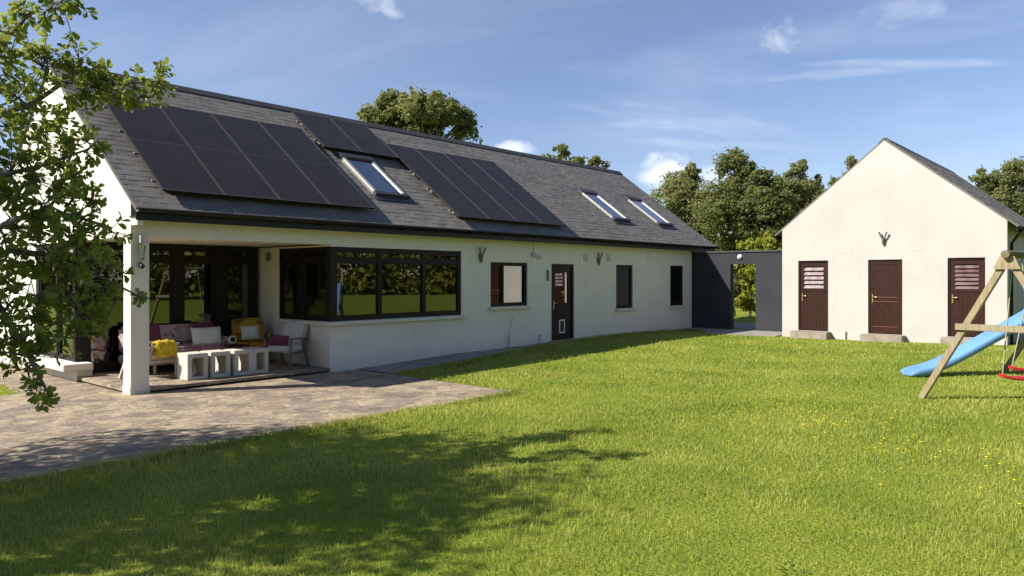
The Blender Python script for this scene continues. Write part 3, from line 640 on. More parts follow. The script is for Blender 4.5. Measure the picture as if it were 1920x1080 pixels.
# skylights
def skylight(x0, x1):
    P = RP + SV * o_s; s0, s1 = 1.117, 2.817; b = MB(); t = .07
    b.slab(P, X, SV, SN, [x0, x0 + t, x1 - t, x1], [s0, s0 + .05, s1 - .05, s1], lambda a, c: not (x0 + t < a < x1 - t and s0 + .05 < c < s1 - .05), .0, .085)
    o = b.build('skylight', 'alu', house)
    b = MB(); b.obox(P, X, SV, SN, x0 - .02, x1 + .02, s1 - .16, s1 + .03, .004, .105); b.obox(P, X, SV, SN, x0 - .03, x1 + .03, s0 - .05, s0 + .06, .004, .095)
    b.obox(P, X, SV, SN, x0 - .10, x0 - .001, s0 - .08, s1 + .1, .020, .030); b.obox(P, X, SV, SN, x1 + .001, x1 + .10, s0 - .08, s1 + .1, .020, .030)
    b.obox(P, X, SV, SN, x0 - .10, x1 + .10, s0 - .22, s0 - .051, .024, .034)
    b.build('flashing', 'alu2', o)
    b = MB(); b.add([P + X * a + SV * s_ + SN * .06 for a, s_ in ((x0 + t, s0 + .06), (x1 - t, s0 + .06), (x1 - t, s1 - .16), (x0 + t, s1 - .16))], [(0, 1, 2, 3)]); b.build('pane', 'skyglass', o)
    b = MB()
    q = .04; d = -.34
    b.obox(P, X, SV, SN, x0 + t - .012, x0 + t - .0005, s0 + .05, s1 - .06, d, .05); b.obox(P, X, SV, SN, x1 - t + .0005, x1 - t + .012, s0 + .05, s1 - .06, d, .05)
    b.obox(P, X, SV, SN, x0 + t, x1 - t, s0 + .045, s0 + .057, d, .05); b.obox(P, X, SV, SN, x0 + t, x1 - t, s1 - .10, s1 - .085, d, .05)
    b.obox(P, X, SV, SN, x0 + t, x1 - t, s0 + .06, s1 - .10, d - .02, d)
    b.build('reveal', 'plaster', o)
for a, b_ in SKY: skylight(a, b_)
# small fixtures fixed to the wall
def plate(parent, P, u, n, c, z, w_, h, name='wall_vent', m='ventgrey', slats=4, th=.012):
    b = MB(); b.obox(P, u, Z, n, c - w_ / 2, c + w_ / 2, z - h / 2, z + h / 2, .001, th)
    for k in range(slats): zz = z - h / 2 + h * (k + .5) / slats; b.obox(P, u, Z, n, c - w_ * .42, c + w_ * .42, zz - h * .12 / slats * 3, zz + h * .1 / slats * 3, .012, .016)
    return b.build(name, m, parent)
plate(house, OF, X, NF, 17.25, 2.45, .20, .20); plate(house, OF, X, NF, 18.42, 2.46, .20, .20)
mb = MB(); mb.box(14.83, 14.97, 12.34, 12.399, 2.42, 2.53); mb.box(14.98, 15.07, 12.35, 12.399, 2.40, 2.48); mb.box(15.08, 15.22, 12.35, 12.399, 2.37, 2.47); mb.tube([(14.9, 12.385, 2.53), (14.9, 12.385, 2.86)], .007, 6)
mb.build('junction_box', 'ventgrey', house)
mb = MB(); mb.box(15.47, 15.54, 12.36, 12.398, 1.80, 2.08); mb.build('entry_panel', 'lampmetal', house)
mb = MB(); mb.tube([(13.88, 12.33, .1), (13.88, 12.33, .42)], .028, 8); mb.tube([(13.9, 12.34, .40), (14.0, 12.37, .75), (14.12, 12.385, .92)], .008, 6)
mb.build('waste_pipe', 'ventgrey', house)
MB().tube([(15.12, 12.35, .12), (15.12, 12.35, .38)], .022, 8).build('waste_pipe', 'ventgrey', house)
# ------------------------------------------------------------------ wall lamps (a stem with two antler arms)
def antler(P, u, n, c, z, label):
    P = Vector(P); base = P + u * c + Z * z
    t = thing('wall_lamp', label, 'lamp', base, 'forked wall lamps'); g = lambda a, h, d: base + u * a + Z * h + n * d
    b = MB(); b.tube([g(0, -.17, .03), g(0, -.10, .05), g(0, .02, .06)], [.012, .030, .042], 10); b.build('stem', 'lampmetal', t)
    b = MB(); b.obox(base, u, Z, n, -.04, .04, -.10, .06, .001, .022); b.build('back_plate', 'lampmetal', t)
    for s_ in (-1, 1):
        b = MB(); b.tube([g(s_ * .012, .0, .06), g(s_ * .055, .09, .075), g(s_ * .10, .20, .085)], [.018, .020, .026], 10); b.build('arm', 'lampmetal', t)
    return t
antler(OF, X, NF, 12.90, 2.40, 'grey forked wall lamp between the corner window and the small square window')
antler(OF, X, NF, 17.87, 2.40, 'grey forked wall lamp between two square vents right of the house door')
# ------------------------------------------------------------------ outbuilding
SX, SY0, SY1, SBX = 22.07, 2.92, 8.60, 30.8; SM = (SY0 + SY1) / 2; SAP = 5.66; SEV = 3.31
shed = thing('outbuilding', 'cream gabled outbuilding with three brown doors facing the lawn', 'outbuilding', (26, SM, 0))
DOORS = [(7.26, 8.12, .315, 2.375), (5.31, 6.18, .315, 2.375), (3.39, 4.23, .335, 2.395)]
# facade: gable polygon with door holes = slab below eaves + triangle above
mb = MB(); mb.slab(Vector((SX, 0, 0)), Y, Z, -X, cuts(DOORS, SY0, SY1, 0), cuts(DOORS, -.1, 2.9, 1), openings(DOORS), -.25, 0)
mb.prism([(SX, SY0, 2.9), (SX, SY1, 2.9), (SX, SY1, SEV), (SX, SM, SAP), (SX, SY0, SEV)], (.25, 0, 0)); mb.build('gable_wall', 'cream', shed)
mb = MB(); mb.box(SX + .25, SBX, SY0, SY0 + .2, -.1, SEV - .02); mb.box(SX + .25, SBX, SY1 - .2, SY1, -.1, SEV - .02); mb.box(SBX - .2, SBX, SY0 + .2, SY1 - .2, -.1, SEV - .02)
mb.prism([(SBX - .2, SY0, SEV - .02), (SBX - .2, SY1, SEV - .02), (SBX - .2, SM, SAP)], (.2, 0, 0)); mb.build('wall', 'cream', shed)
sp = math.atan2(SAP - SEV, SM - SY0); v1 = Vector((0, math.cos(sp), math.sin(sp))); n1 = Vector((0, -math.sin(sp), math.cos(sp)))
v2 = Vector((0, -math.cos(sp), math.sin(sp))); n2 = Vector((0, math.sin(sp), math.cos(sp)))
eo = .28; sl_ = (SM - SY0) / math.cos(sp) + eo
P1 = Vector((0, SY0, SEV)) - v1 * eo; P2 = Vector((0, SY1, SEV)) - v2 * eo
mb = MB(); mb.obox(P1, X, v1, n1, SX + .01, SBX + .05, 0, sl_, .005, .045); mb.obox(P2, X, v2, n2, SX + .01, SBX + .05, 0, sl_ - .001, .005, .045)
sroof = mb.build('roof', 'slate', shed)
mb = MB(); slates(mb, P1 + n1 * .05, v1, n1, SX + .005, SBX + .05, sl_); mb.build('slate_courses', 'slate', sroof)
mb = MB(); zt = SAP + .06; mb.prism([(SX + .02, SM - .17, zt - .12), (SX + .02, SM - .03, zt + .02), (SX + .02, SM + .03, zt + .02), (SX + .02, SM + .17, zt - .12)], (SBX - SX + .03, 0, 0)); mb.build('ridge', 'ridge', sroof)
for yy, s_ in ((P1.y, 1), (P2.y, -1)): MB().box(SX + .02, SBX + .05, min(yy, yy + s_ * .025), max(yy, yy + s_ * .025), P1.z - .10, P1.z + .03).build('fascia', 'black', shed)
gutter((SX - .0, P1.y - .065, P1.z + .02), (SBX + .05, P1.y - .065, P1.z + .02), -Y, .06, shed); gutter((SX - .0, P2.y + .065, P1.z + .02), (SBX + .05, P2.y + .065, P1.z + .02), Y, .06, shed)
mb = MB(); mb.tube([(SX + .35, SY0 - .05, .1), (SX + .35, SY0 - .05, 2.75), (SX + .35, P1.y - .06, P1.z - .03)], .035, 8); mb.build('downpipe', 'black', shed)
OS = Vector((SX, 0, 0)); NS = -X
def shed_door(i, rect, kind):
    u0, u1, z0, z1 = rect; e = .004; fw = .05; d = .06; b = MB()
    a0, a1, q0, q1 = u0 + fw, u1 - fw, z0 + .02, z1 - fw
    if kind == 'board':
        b.obox(OS, Y, Z, NS, a0, a1, q0, q1, -d - .04, -d)
        k = 8; w_ = (a1 - a0 - .16) / k
        for c0, c1 in ((q0 + .20, q0 + .86), (q0 + 1.02, q1 - .10)):
            for j in range(k): b.obox(OS, Y, Z, NS, a0 + .08 + j * w_ + .003, a0 + .08 + (j + 1) * w_ - .003, c0, c1, -d - .001, -d + .004)
        for (c0, c1, g0, g1) in ((a0, a0 + .08, q0, q1), (a1 - .08, a1, q0, q1), (a0 + .08, a1 - .08, q0, q0 + .18), (a0 + .08, a1 - .08, q0 + .88, q0 + 1.0), (a0 + .08, a1 - .08, q1 - .09, q1)): b.obox(OS, Y, Z, NS, c0 + .001, c1 - .001, g0 + .001, g1 - .001, -d - .001, -d + .014)
        o = b.build('door', 'doorbrown', shed)
        for zz in (q0 + 1.004, q0 + .874, q0 + .185): MB().obox(OS, Y, Z, NS, a0 + .07, a1 - .07, zz - .008, zz + .008, -d + .012, -d + .024).build('moulding', 'doorlight', o)
    else:
        wz0, wz1 = q0 + 1.22, q1 - .12; wa0, wa1 = a0 + .10, a1 - .10
        for (c0, c1, g0, g1) in ((a0, wa0, wz0, wz1), (wa1, a1, wz0, wz1), (a0, a1, wz1, q1), (a0, a1, q0, wz0)): b.obox(OS, Y, Z, NS, c0, c1, g0, g1, -d - .04, -d)
        k = 8; w_ = (a1 - a0) / k
        for j in range(k): b.obox(OS, Y, Z, NS, a0 + j * w_ + .003, a0 + (j + 1) * w_ - .003, q0 + .02, wz0 - .10, -d - .001, -d + .006)
        b.obox(OS, Y, Z, NS, a0 + .02, a1 - .02, wz0 - .07, wz0 - .04, -d - .001, -d + .014)
        o = b.build('door', 'doorbrown', shed)
        f = MB(); ns = 5 if kind == 'white' else 6; hh = (wz1 - wz0) / ns
        for j in range(ns):
            zc = wz0 + (j + .5) * hh; ax = (Z * .86 - NS * .5).normalized(); nn = Y.cross(ax).normalized()
            if nn.dot(NS) < 0: nn = -nn
            f.obox(OS + NS * (-d - .02) + Z * zc + Y * 0, Y, ax, nn, wa0 + .002, wa1 - .002, -hh * .52, hh * .52, -.003, .003)
        f.build('louvre', 'louvre_white' if kind == 'white' else 'louvre_dark', o)
        f = MB(); f.obox(OS, Y, Z, NS, wa0, wa1, wz0, wz1, -d - .075, -d - .065); f.build('backing', 'darkcloth', o)
    f = MB()
    for (c0, c1, g0, g1) in ((u0 + e, a0 - .003, z0 + e, z1 - e), (a1 + .003, u1 - e, z0 + e, z1 - e), (a0 - .003, a1 + .003, q1 + .003, z1 - e)): f.obox(OS, Y, Z, NS, c0, c1, g0, g1, -d - .05, -d + .025)
    f.build('door_frame', 'doorbrown', o)
    hp = a1 - .055; f = MB(); f.obox(OS, Y, Z, NS, hp - .018, hp + .018, q0 + .85, q0 + 1.08, -d + .001, -d + .018)
    f.tube([OS + Y * hp + Z * (q0 + 1.0) + NS * (-d + .015), OS + Y * hp + Z * (q0 + 1.0) + NS * (-d + .05), OS + Y * (hp - .11) + Z * (q0 + 1.0) + NS * (-d + .052)], .011, 8); f.build('handle', 'brass', o)
    f = MB(); f.box(SX - .42, SX - .002, u0 - .09, u1 + .09, -.05, z0 - .004); f.build('doorstep', 'step', shed, bevel=.012)
    return o
M['doorlight'] = mat('door_moulding', (.16, .07, .045), .5, .4)
M['louvre_white'] = mat('louvre_glass_pale', (.27, .235, .24), .3, .4, col2=(.17, .10, .09), vscale=7)
M['louvre_dark'] = mat('louvre_glass_brown', (.17, .115, .11), .3, .4, col2=(.08, .035, .028), vscale=5)
shed_door(0, DOORS[0], 'white'); shed_door(1, DOORS[1], 'board'); shed_door(2, DOORS[2], 'dark')
plate(shed, OS, Y, NS, 6.72, 2.63, .22, .14, m='cream', slats=0, th=.004); plate(shed, OS, Y, NS, 4.93, 2.66, .22, .14, m='cream', slats=0, th=.004)
mb = MB(); mb.box(SX - .012, SX - .001, SY0, SY1, -.05, .24); mb.build('plinth', 'cream', shed)
mb = MB(); mb.tube([(SX - .05, 6.78, .05), (SX - .05, 6.78, .36)], .02, 8); mb.build('waste_pipe', 'ventgrey', shed)
antler((SX, 0, 0), Y, NS, 5.776, 2.93, 'grey forked wall lamp high in the cream gable above the middle brown door')
# ------------------------------------------------------------------ charcoal link wall with gateway
lw = thing('garden_wall', 'charcoal rendered wall with open gateway linking house and outbuilding', 'wall', (23.7, 10.5, 0))
G_OPEN = [(10.08, 10.96, -1, 2.33)]
mb = MB(); mb.slab(Vector((23.6, 0, 0)), Y, Z, -X, cuts(G_OPEN, 8.602, 12.398, 0), cuts(G_OPEN, -.1, 2.72, 1), openings(G_OPEN), -.25, 0); mb.build('wall_body', 'charcoal', lw)
mb = MB(); mb.box(23.56, 23.89, 8.602, 12.397, 2.721, 2.775); mb.build('coping', 'ridge', lw, bevel=.008)
t = thing('bulkhead_lamp', 'round white bulkhead lamp on the charcoal wall above the gateway', 'lamp', (23.6, 10.6, 2.58))
mb = MB(); mb.tube([(23.598, 10.62, 2.57), (23.575, 10.62, 2.57)], .085, 16); mb.build('lamp_base', 'plastic', t)
mb = MB(); mb.tube([(23.574, 10.62, 2.57), (23.545, 10.62, 2.57), (23.52, 10.62, 2.57), (23.51, 10.62, 2.57)], [.075, .07, .05, .015], 16); mb.build('lamp_cover', 'plastic', t)
# porch lamp and camera on the pillar
t = thing('porch_lantern', 'small glass lantern on the white porch pillar under the beam', 'lamp', (4.98, 12.39, 2.3))
mb = MB(); mb.tube([(4.97, 12.33, 2.44), (4.97, 12.33, 2.56)], .035, 10); mb.box(4.95, 4.99, 12.33, 12.387, 2.42, 2.46); mb.build('lamp_top', 'ventgrey', t)
mb = MB(); mb.tube([(4.97, 12.32, 2.20), (4.97, 12.32, 2.40)], [.035, .055], 10); mb.build('lamp_glass', 'skyglass', t)
mb = MB(); mb.tube([(4.97, 12.32, 2.16), (4.97, 12.32, 2.20)], [.02, .04], 10); mb.build('lamp_base', 'lampmetal', t)
t = thing('motion_sensor', 'small dark motion sensor on the porch pillar below the lantern', 'sensor', (4.97, 12.38, 2.05))
mb = MB(); mb.box(4.94, 5.0, 12.35, 12.387, 2.05, 2.13); mb.build('sensor_base', 'lampmetal', t)
mb = MB(); mb.tube([(4.97, 12.35, 2.07), (4.97, 12.30, 2.06), (4.97, 12.275, 2.05)], [.03, .04, .02], 12); mb.build('sensor_head', 'black', t)
t = thing('wall_sconce', 'small brown sconce on the porch wall beside the corner window', 'lamp', (8.59, 14.62, 2.3))
mb = MB(); mb.tube([(8.54, 14.62, 2.24), (8.54, 14.62, 2.42)], [.03, .05], 10); mb.build('lamp_shade', 'legwood', t)
mb = MB(); mb.box(8.55, 8.598, 14.60, 14.64, 2.29, 2.36); mb.build('bracket', 'lampmetal', t)
# ------------------------------------------------------------------ porch furniture
ZF = .085
for i, (x0, y0) in enumerate(((5.90, 12.72), (6.33, 12.74), (6.75, 12.70), (7.12, 12.72))):
    w_, d_, h_, t_ = (.37, .42, .46, .055); b = MB()
    if i == 3: w_ = .33
    b.slab(Vector((x0, y0, ZF)), X, Z, Y, [0, t_ + .03, w_ - t_ - .03, w_], [0, t_, h_ - t_ - .02, h_], lambda a, c: not (t_ + .03 < a < w_ - t_ - .03 and t_ < c < h_ - t_ - .02), 0, d_)
    o = b.build('hollow_block', 'block'); o.location = (0, 0, 0)
    bm = bmesh.new(); bm.from_mesh(o.data); bmesh.ops.remove_doubles(bm, verts=bm.verts, dist=1e-5); bmesh.ops.bevel(bm, geom=[e for e in bm.edges if e.calc_face_angle(0) > .5], offset=.008, segments=2, affect='EDGES'); bm.to_mesh(o.data); bm.free()
    tag(o, ('pale hollow cube stool at the pillar end of the row, its side in sun', 'pale hollow cube stool second from the porch pillar', 'pale hollow cube stool third from the porch pillar', 'pale hollow cube stool at the window end of the row')[i], 'stool', 'hollow cube stools in a row on the porch step')
def rounded(mb_, x0, x1, y0, y1, z0, z1): return mb_.box(x0, x1, y0, y1, z0, z1)
sofa = thing('sofa', 'pink patterned sofa against the porch glazing behind the cube stools', 'sofa', (6.4, 14.5, ZF))
mb = MB(); mb.box(5.55, 7.35, 14.0, 14.85, ZF + .16, ZF + .33); mb.build('sofa_base', 'pinkpat', sofa, bevel=.03)
mb = MB(); mb.box(5.70, 7.20, 13.95, 14.6, ZF + .335, ZF + .48); mb.build('seat', 'pinkpat', sofa, bevel=.05)
mb = MB(); mb.prism([(5.56, 14.58, ZF + .49), (5.56, 14.72, ZF + .86), (5.56, 14.90, ZF + .86), (5.56, 14.86, ZF + .335)], (1.78, 0, 0)); mb.build('backrest', 'pinkpat', sofa, bevel=.05)
for x in (5.55, 7.21): mb = MB(); mb.box(x, x + .14, 13.98, 14.57, ZF + .335, ZF + .62); mb.build('armrest', 'pinkpat', sofa, bevel=.04)
for x, y in ((5.62, 14.06), (7.28, 14.06), (5.62, 14.78), (7.28, 14.78)): mb = MB(); mb.tube([(x, y, ZF), (x, y, ZF + .16)], [.02, .03], 8); mb.build('leg', 'legwood', sofa)
for (c, lab, m_, w_, h_, tl) in (((6.0, 14.52, ZF + .72), 'deep pink cushion at the pillar end of the patterned sofa', 'pink', .42, .40, .35), ((7.05, 14.50, ZF + .70), 'deep pink cushion at the window end of the patterned sofa', 'pink', .46, .40, .35)):
    vv = Vector((0, math.sin(tl), math.cos(tl))); nn = Vector((0, -math.cos(tl), math.sin(tl)))
    o = cushion(MB(), c, X, vv, nn, w_, h_, .15).build('cushion', m_); tag(o, lab, 'cushion')
vv = Vector((0, math.sin(.3), math.cos(.3))); nn = Vector((0, -math.cos(.3), math.sin(.3)))
o = cushion(MB(), (6.93, 14.12, ZF + .645), X, vv, nn, .62, .36, .16).build('cushion', 'offwhite'); tag(o, 'wide off white cushion propped on the sofa seat', 'cushion')
t = thing('round_cushion', 'small round black cushion with pale rim beside the off white cushion', 'cushion', (7.30, 13.9, ZF + .5))
mb = MB(); c0 = Vector((7.3, 13.82, ZF + .565)); dd = Vector((-.3, -.9, .1)).normalized()
mb.tube([c0 + dd * q for q in (-.06, -.05, .05, .06)], [.055, .08, .08, .055], 16); mb.build('rim', 'ventgrey', t)
mb = MB(); mb.tube([c0 + dd * q for q in (.0601, .068, .072)], [.054, .04, .02], 14); mb.build('centre', 'darkcloth', t)
stt = thing('side_stand', 'dark low stand under the round cushion between sofa and yellow armchair', 'stand', (7.4, 13.95, ZF))
mb = MB(); mb.box(7.4, 7.62, 13.72, 14.0, ZF + .42, ZF + .45); mb.box(7.2, 7.4, 13.72, 13.94, ZF + .42, ZF + .45); mb.build('stand_top', 'darkcloth', stt)
for x, y in ((7.23, 13.75), (7.58, 13.75), (7.58, 13.97)): mb = MB(); mb.tube([(x, y, ZF), (x, y, ZF + .42)], .014, 8); mb.build('leg', 'darkcloth', stt)
def armchair(name, label, loc, rz, fabric, wood, w_=.62, back_h=.90, group=None, arm_f=None, lean=.22):
    """armchair facing -Y in its own space"""
    t = thing(name, label, 'armchair', (0, 0, 0), group); h = w_ / 2
    MB().box(-h + .05, h - .05, -.30, .25, .33, .46).build('seat', fabric, t, bevel=.035)
    b = MB(); b.prism([(-h + .05, .17, .465), (-h + .05, .17 + lean, back_h), (-h + .05, .27 + lean, back_h), (-h + .05, .29, .34)], (w_ - .10, 0, 0)); b.build('backrest', fabric, t, bevel=.035)
    for s_ in (-1, 1):
        x = s_ * (h - .02)
        b = MB(); b.beam((x, -.33, .60), (x, .34, .57), .05, .035); b.build('armrest', arm_f or wood, t, bevel=.008)
        b = MB(); b.beam((x, -.28, .0), (x, -.27, .585), .035, .045, (0, 1, 0)); b.build('leg', wood, t)
        b = MB(); b.beam((x, .40, .0), (x, .20, .56), .035, .045, (0, 1, 0)); b.build('leg', wood, t)
        b = MB(); b.beam((x * .94, -.27, .30), (x * .94, .27, .30), .03, .05); b.build('rail', wood, t)
    t.location = loc; t.rotation_euler = (0, 0, rz); return t
armchair('armchair', 'pale patterned armchair with a yellow throw beside the porch pillar', (5.68, 13.66, ZF), R(102), 'pinkpat2', 'palewood', .66, .80, 'porch armchairs')
# yellow throw draped over its arm
def throw():
    b = MB(); n_, k = 16, 16; vs = []; fs = []
    prof = [(0, -.02, .38), (.02, -.04, .52), (.05, -.03, .64), (.12, .02, .675), (.20, .06, .66), (.26, .10, .55), (.28, .14, .46), (.40, .22, .45)]
    for i in range(n_ + 1):
        a = i / n_
        for j in range(k + 1):
            q = j / k * (len(prof) - 1); i0 = min(int(q), len(prof) - 2); f_ = q - i0
            p = [prof[i0][d] * (1 - f_) + prof[i0 + 1][d] * f_ for d in range(3)]
            w_ = .012 * math.sin(a * 17 + j * .5) + .008 * math.sin(a * 31)
            vs.append((5.58 + a * .36 + w_ * .5, 13.20 + p[0] + w_, ZF + p[2] + .015 + w_ * .6 - .10 * abs(a - .5) ** 2))
    for i in range(n_):
        for j in range(k): fs.append((i * (k + 1) + j, (i + 1) * (k + 1) + j, (i + 1) * (k + 1) + j + 1, i * (k + 1) + j + 1))
    b.add(vs, fs, True); o = b.build('throw', 'yellow'); tag(o, 'bright yellow throw draped over the arm of the patterned armchair', 'blanket')
    m_ = o.modifiers.new('thickness', 'SOLIDIFY'); m_.thickness = .018
throw()
armchair('armchair', 'yellow floral armchair in front of the porch glazing', (7.93, 14.28, ZF), R(-22), 'yelpat', 'legwood', .74, .93, 'porch armchairs', arm_f='yelpat')
vv = Vector((.1, .35, .93)).normalized(); nn = Vector((-.35, -.85, .36)); nn = (nn - vv * nn.dot(vv)).normalized()
o = cushion(MB(), (7.85, 14.12, ZF + .66), vv.cross(nn), vv, nn, .36, .30, .12).build('cushion', 'greycloth'); tag(o, 'pale cushion on the yellow floral armchair', 'cushion')
armchair('armchair', 'pale grey armchair with a pink cushion under the corner window', (8.05, 13.12, ZF), R(-62), 'greycloth', 'legwood', .60, .88, 'porch armchairs', lean=.26)
vv = Vector((.25, .1, .9)).normalized(); nn = Vector((-.8, -.5, .3)); nn = (nn - vv * nn.dot(vv)).normalized()
o = cushion(MB(), (7.86, 13.02, ZF + .56), vv.cross(nn), vv, nn, .40, .22, .15).build('cushion', 'pink'); tag(o, 'plum pink cushion on the pale grey armchair', 'cushion')
# ------------------------------------------------------------------ swing set, swings, slide
sw = thing('swing_set', 'timber A-frame swing set at the edge of the lawn', 'swing set', (14, 1.6, .1))
A0, A1 = Vector((12.45, 1.63, 2.16)), Vector((16.25, 1.08, 2.20)); bd = (A1 - A0).normalized(); sd = Vector((-bd.y, bd.x, 0)).normalized()
def leg(top, foot): MB().beam(top, foot, .09, .09, bd).build('leg', 'timber', sw, bevel=.006)
for Ap in (A0, A1):
    for s_ in (1, -1):
        ft = Ap + sd * s_ * 1.18; ft.z = hl(ft.x, ft.y) - .05
        leg(Ap + sd * s_ * .02 - Z * .02, ft)
    for s_ in (1,):
        a = Ap + sd * .66 - bd * .07; b_ = Ap - sd * .66 - bd * .07; a.z = b_.z = 1.16
        MB().beam(a, b_, .035, .095).build('cross_brace', 'timber', sw, bevel=.004)
MB().tube([A0 - bd * .16 + Z * .05, A1 + bd * .16 + Z * .05], .055, 12).build('beam', 'mossy', sw)
mb = MB(); mb.prism([A0 + sd * .17 - Z * .16 - bd * .052, A0 + sd * .09 + Z * .02 - bd * .052, A0 - sd * .09 + Z * .02 - bd * .052, A0 - sd * .17 - Z * .16 - bd * .052], -bd * .03); mb.build('apex_plate', 'timber', sw)
def swing(c0, label):
    o_ = Vector(c0); k = 10; ax = Vector((.69, -.72, 0)).normalized(); sx = Vector((-ax.y, ax.x, 0))
    c = A0 + bd * ((o_ - A0).dot(bd)); zt = 2.16
    t = thing('swing', label, 'swing', o_, 'swings hanging from the timber frame')
    b = MB(); vs = []; fs = []
    for i in range(k + 1):
        a = (i / k - .5) * .48; zz = .045 * (a / .24) ** 2; e_ = 1 - .35 * abs(i / k - .5) ** 3 * 8
        for (q, h) in ((-.085, .02), (-.07, .045), (.07, .045), (.085, .02), (.075, 0), (-.075, 0)): vs.append(o_ + ax * a + sx * q * e_ + Z * (zz + h))
    for i in range(k):
        for j in range(6): fs.append((i * 6 + j, i * 6 + (j + 1) % 6, (i + 1) * 6 + (j + 1) % 6, (i + 1) * 6 + j))
    fs += [tuple(range(6))[::-1], tuple(range(k * 6, k * 6 + 6))]; b.add(vs, fs, False); b.build('seat', 'red', t)
    for s_ in (-1, 1):
        MB().tube([c + bd * s_ * .20 + Z * (zt - c.z), o_ + ax * s_ * .22 + Z * .08], .009, 6).build('rope', 'rope', t)
swing((12.86, 1.58, .40), 'red swing seat on ropes nearest the near timber frame')
swing((13.92, 1.60, .42), 'red swing seat on ropes farther along the swing beam')
t = thing('slide', 'pale blue plastic slide running down behind the timber swing frame', 'slide', (15.6, 2.6, .1))
def slide_mesh():
    prof = [(0, .13), (.25, .14), (.6, .26), (1.0, .47), (1.5, .76), (2.0, 1.05), (2.5, 1.34), (2.9, 1.56), (3.15, 1.6)]
    D = Vector((.62, -.784, 0)).normalized(); O = Vector((14.8, 3.5, 0)); side = Vector((-D.y, D.x, 0)); vs = []; fs = []
    pts = []
    for i in range(len(prof) - 1):
        for q in range(4):
            f_ = q / 4; p0 = prof[max(i - 1, 0)]; p1, p2 = prof[i], prof[i + 1]; p3 = prof[min(i + 2, len(prof) - 1)]
            cat = lambda d: .5 * (2 * p1[d] + (p2[d] - p0[d]) * f_ + (2 * p0[d] - 5 * p1[d] + 4 * p2[d] - p3[d]) * f_ ** 2 + (3 * p1[d] - p0[d] - 3 * p2[d] + p3[d]) * f_ ** 3)
            pts.append((cat(0), cat(1)))
    pts.append(prof[-1])
    cs = [(-.24, .10), (-.22, .125), (-.195, .11), (-.17, .02), (-.10, 0), (.10, 0), (.17, .02), (.195, .11), (.22, .125), (.24, .10), (.225, -.01), (.12, -.03), (-.12, -.03), (-.225, -.01)]
    m_ = len(cs)
    for i, (s_, z) in enumerate(pts):
        lip = min(1, .35 + i / 5)
        for (a, h) in cs: vs.append(O + D * s_ + side * a * (.9 if i == 0 else 1) + Z * (z + (h * lip if h > 0 else h)))
    for i in range(len(pts) - 1):
        for j in range(m_): fs.append((i * m_ + j, (i + 1) * m_ + j, (i + 1) * m_ + (j + 1) % m_, i * m_ + (j + 1) % m_))
    fs += [tuple(range(m_)), tuple(range((len(pts) - 1) * m_, len(pts) * m_))[::-1]]
    MB().add(vs, fs, True).build('chute', 'blue', t)
    e = O + D * 2.95
    for s_ in (-1, 1):
        q = e + side * s_ * .26; MB().beam((q.x, q.y, .05), (q.x, q.y, 2.2), .07, .07, D).build('post', 'timber', t)
slide_mesh()
# ------------------------------------------------------------------ leaves and trees
def leaf_quads(C, Nn, size, asp=.55, fold=.25):
    """C (n,3) centres, Nn (n,3) normals -> rhombic leaves of two triangles folded on the rib (4 verts)"""
    n = len(C); r = np.random.normal(size=(n, 3)); Nn = Nn / (np.linalg.norm(Nn, axis=1, keepdims=True) + 1e-9)
    a = np.cross(Nn, r); a /= np.linalg.norm(a, axis=1, keepdims=True) + 1e-9; b = np.cross(Nn, a)
    s_ = (size * np.random.uniform(.65, 1.3, n))[:, None] if np.isscalar(size) else size[:, None]
    V = np.empty((n, 4, 3)); lift = Nn * s_ * fold * .5
    V[:, 0] = C - a * s_ * .5; V[:, 1] = C + b * s_ * asp * .5 + lift; V[:, 2] = C + a * s_ * .5; V[:, 3] = C - b * s_ * asp * .5 + lift
    i = np.arange(n)[:, None] * 4
    F = np.concatenate([i + np.array([[0, 1, 2, 3]])], 0)
    return V.reshape(-1, 3), F
def clump_points(c, rad, n, flat=.8, shell=.55):
    d = np.random.normal(size=(n, 3)); d /= np.linalg.norm(d, axis=1, keepdims=True)
    r = np.random.uniform(0, 1, n) ** (1 / 3.) * (1 - shell) + shell * np.random.uniform(.75, 1.06, n)
    r = np.where(np.random.rand(n) < .25, np.random.uniform(.2, 1, n), np.minimum(r, 1.12))
    # lumpy surface
    lump = 1 + .22 * np.sin(d[:, 0] * 5 + c[0] * 3) * np.sin(d[:, 1] * 5.3 + c[1]) + .16 * np.sin(d[:, 2] * 7 + c[2] * 2)
    P = d * (r * lump)[:, None] * rad; P[:, 2] *= flat
    nn = d * .7 + np.random.normal(size=(n, 3)) * .55 + np.array([0, 0, .35])
    return P + np.array(c), nn
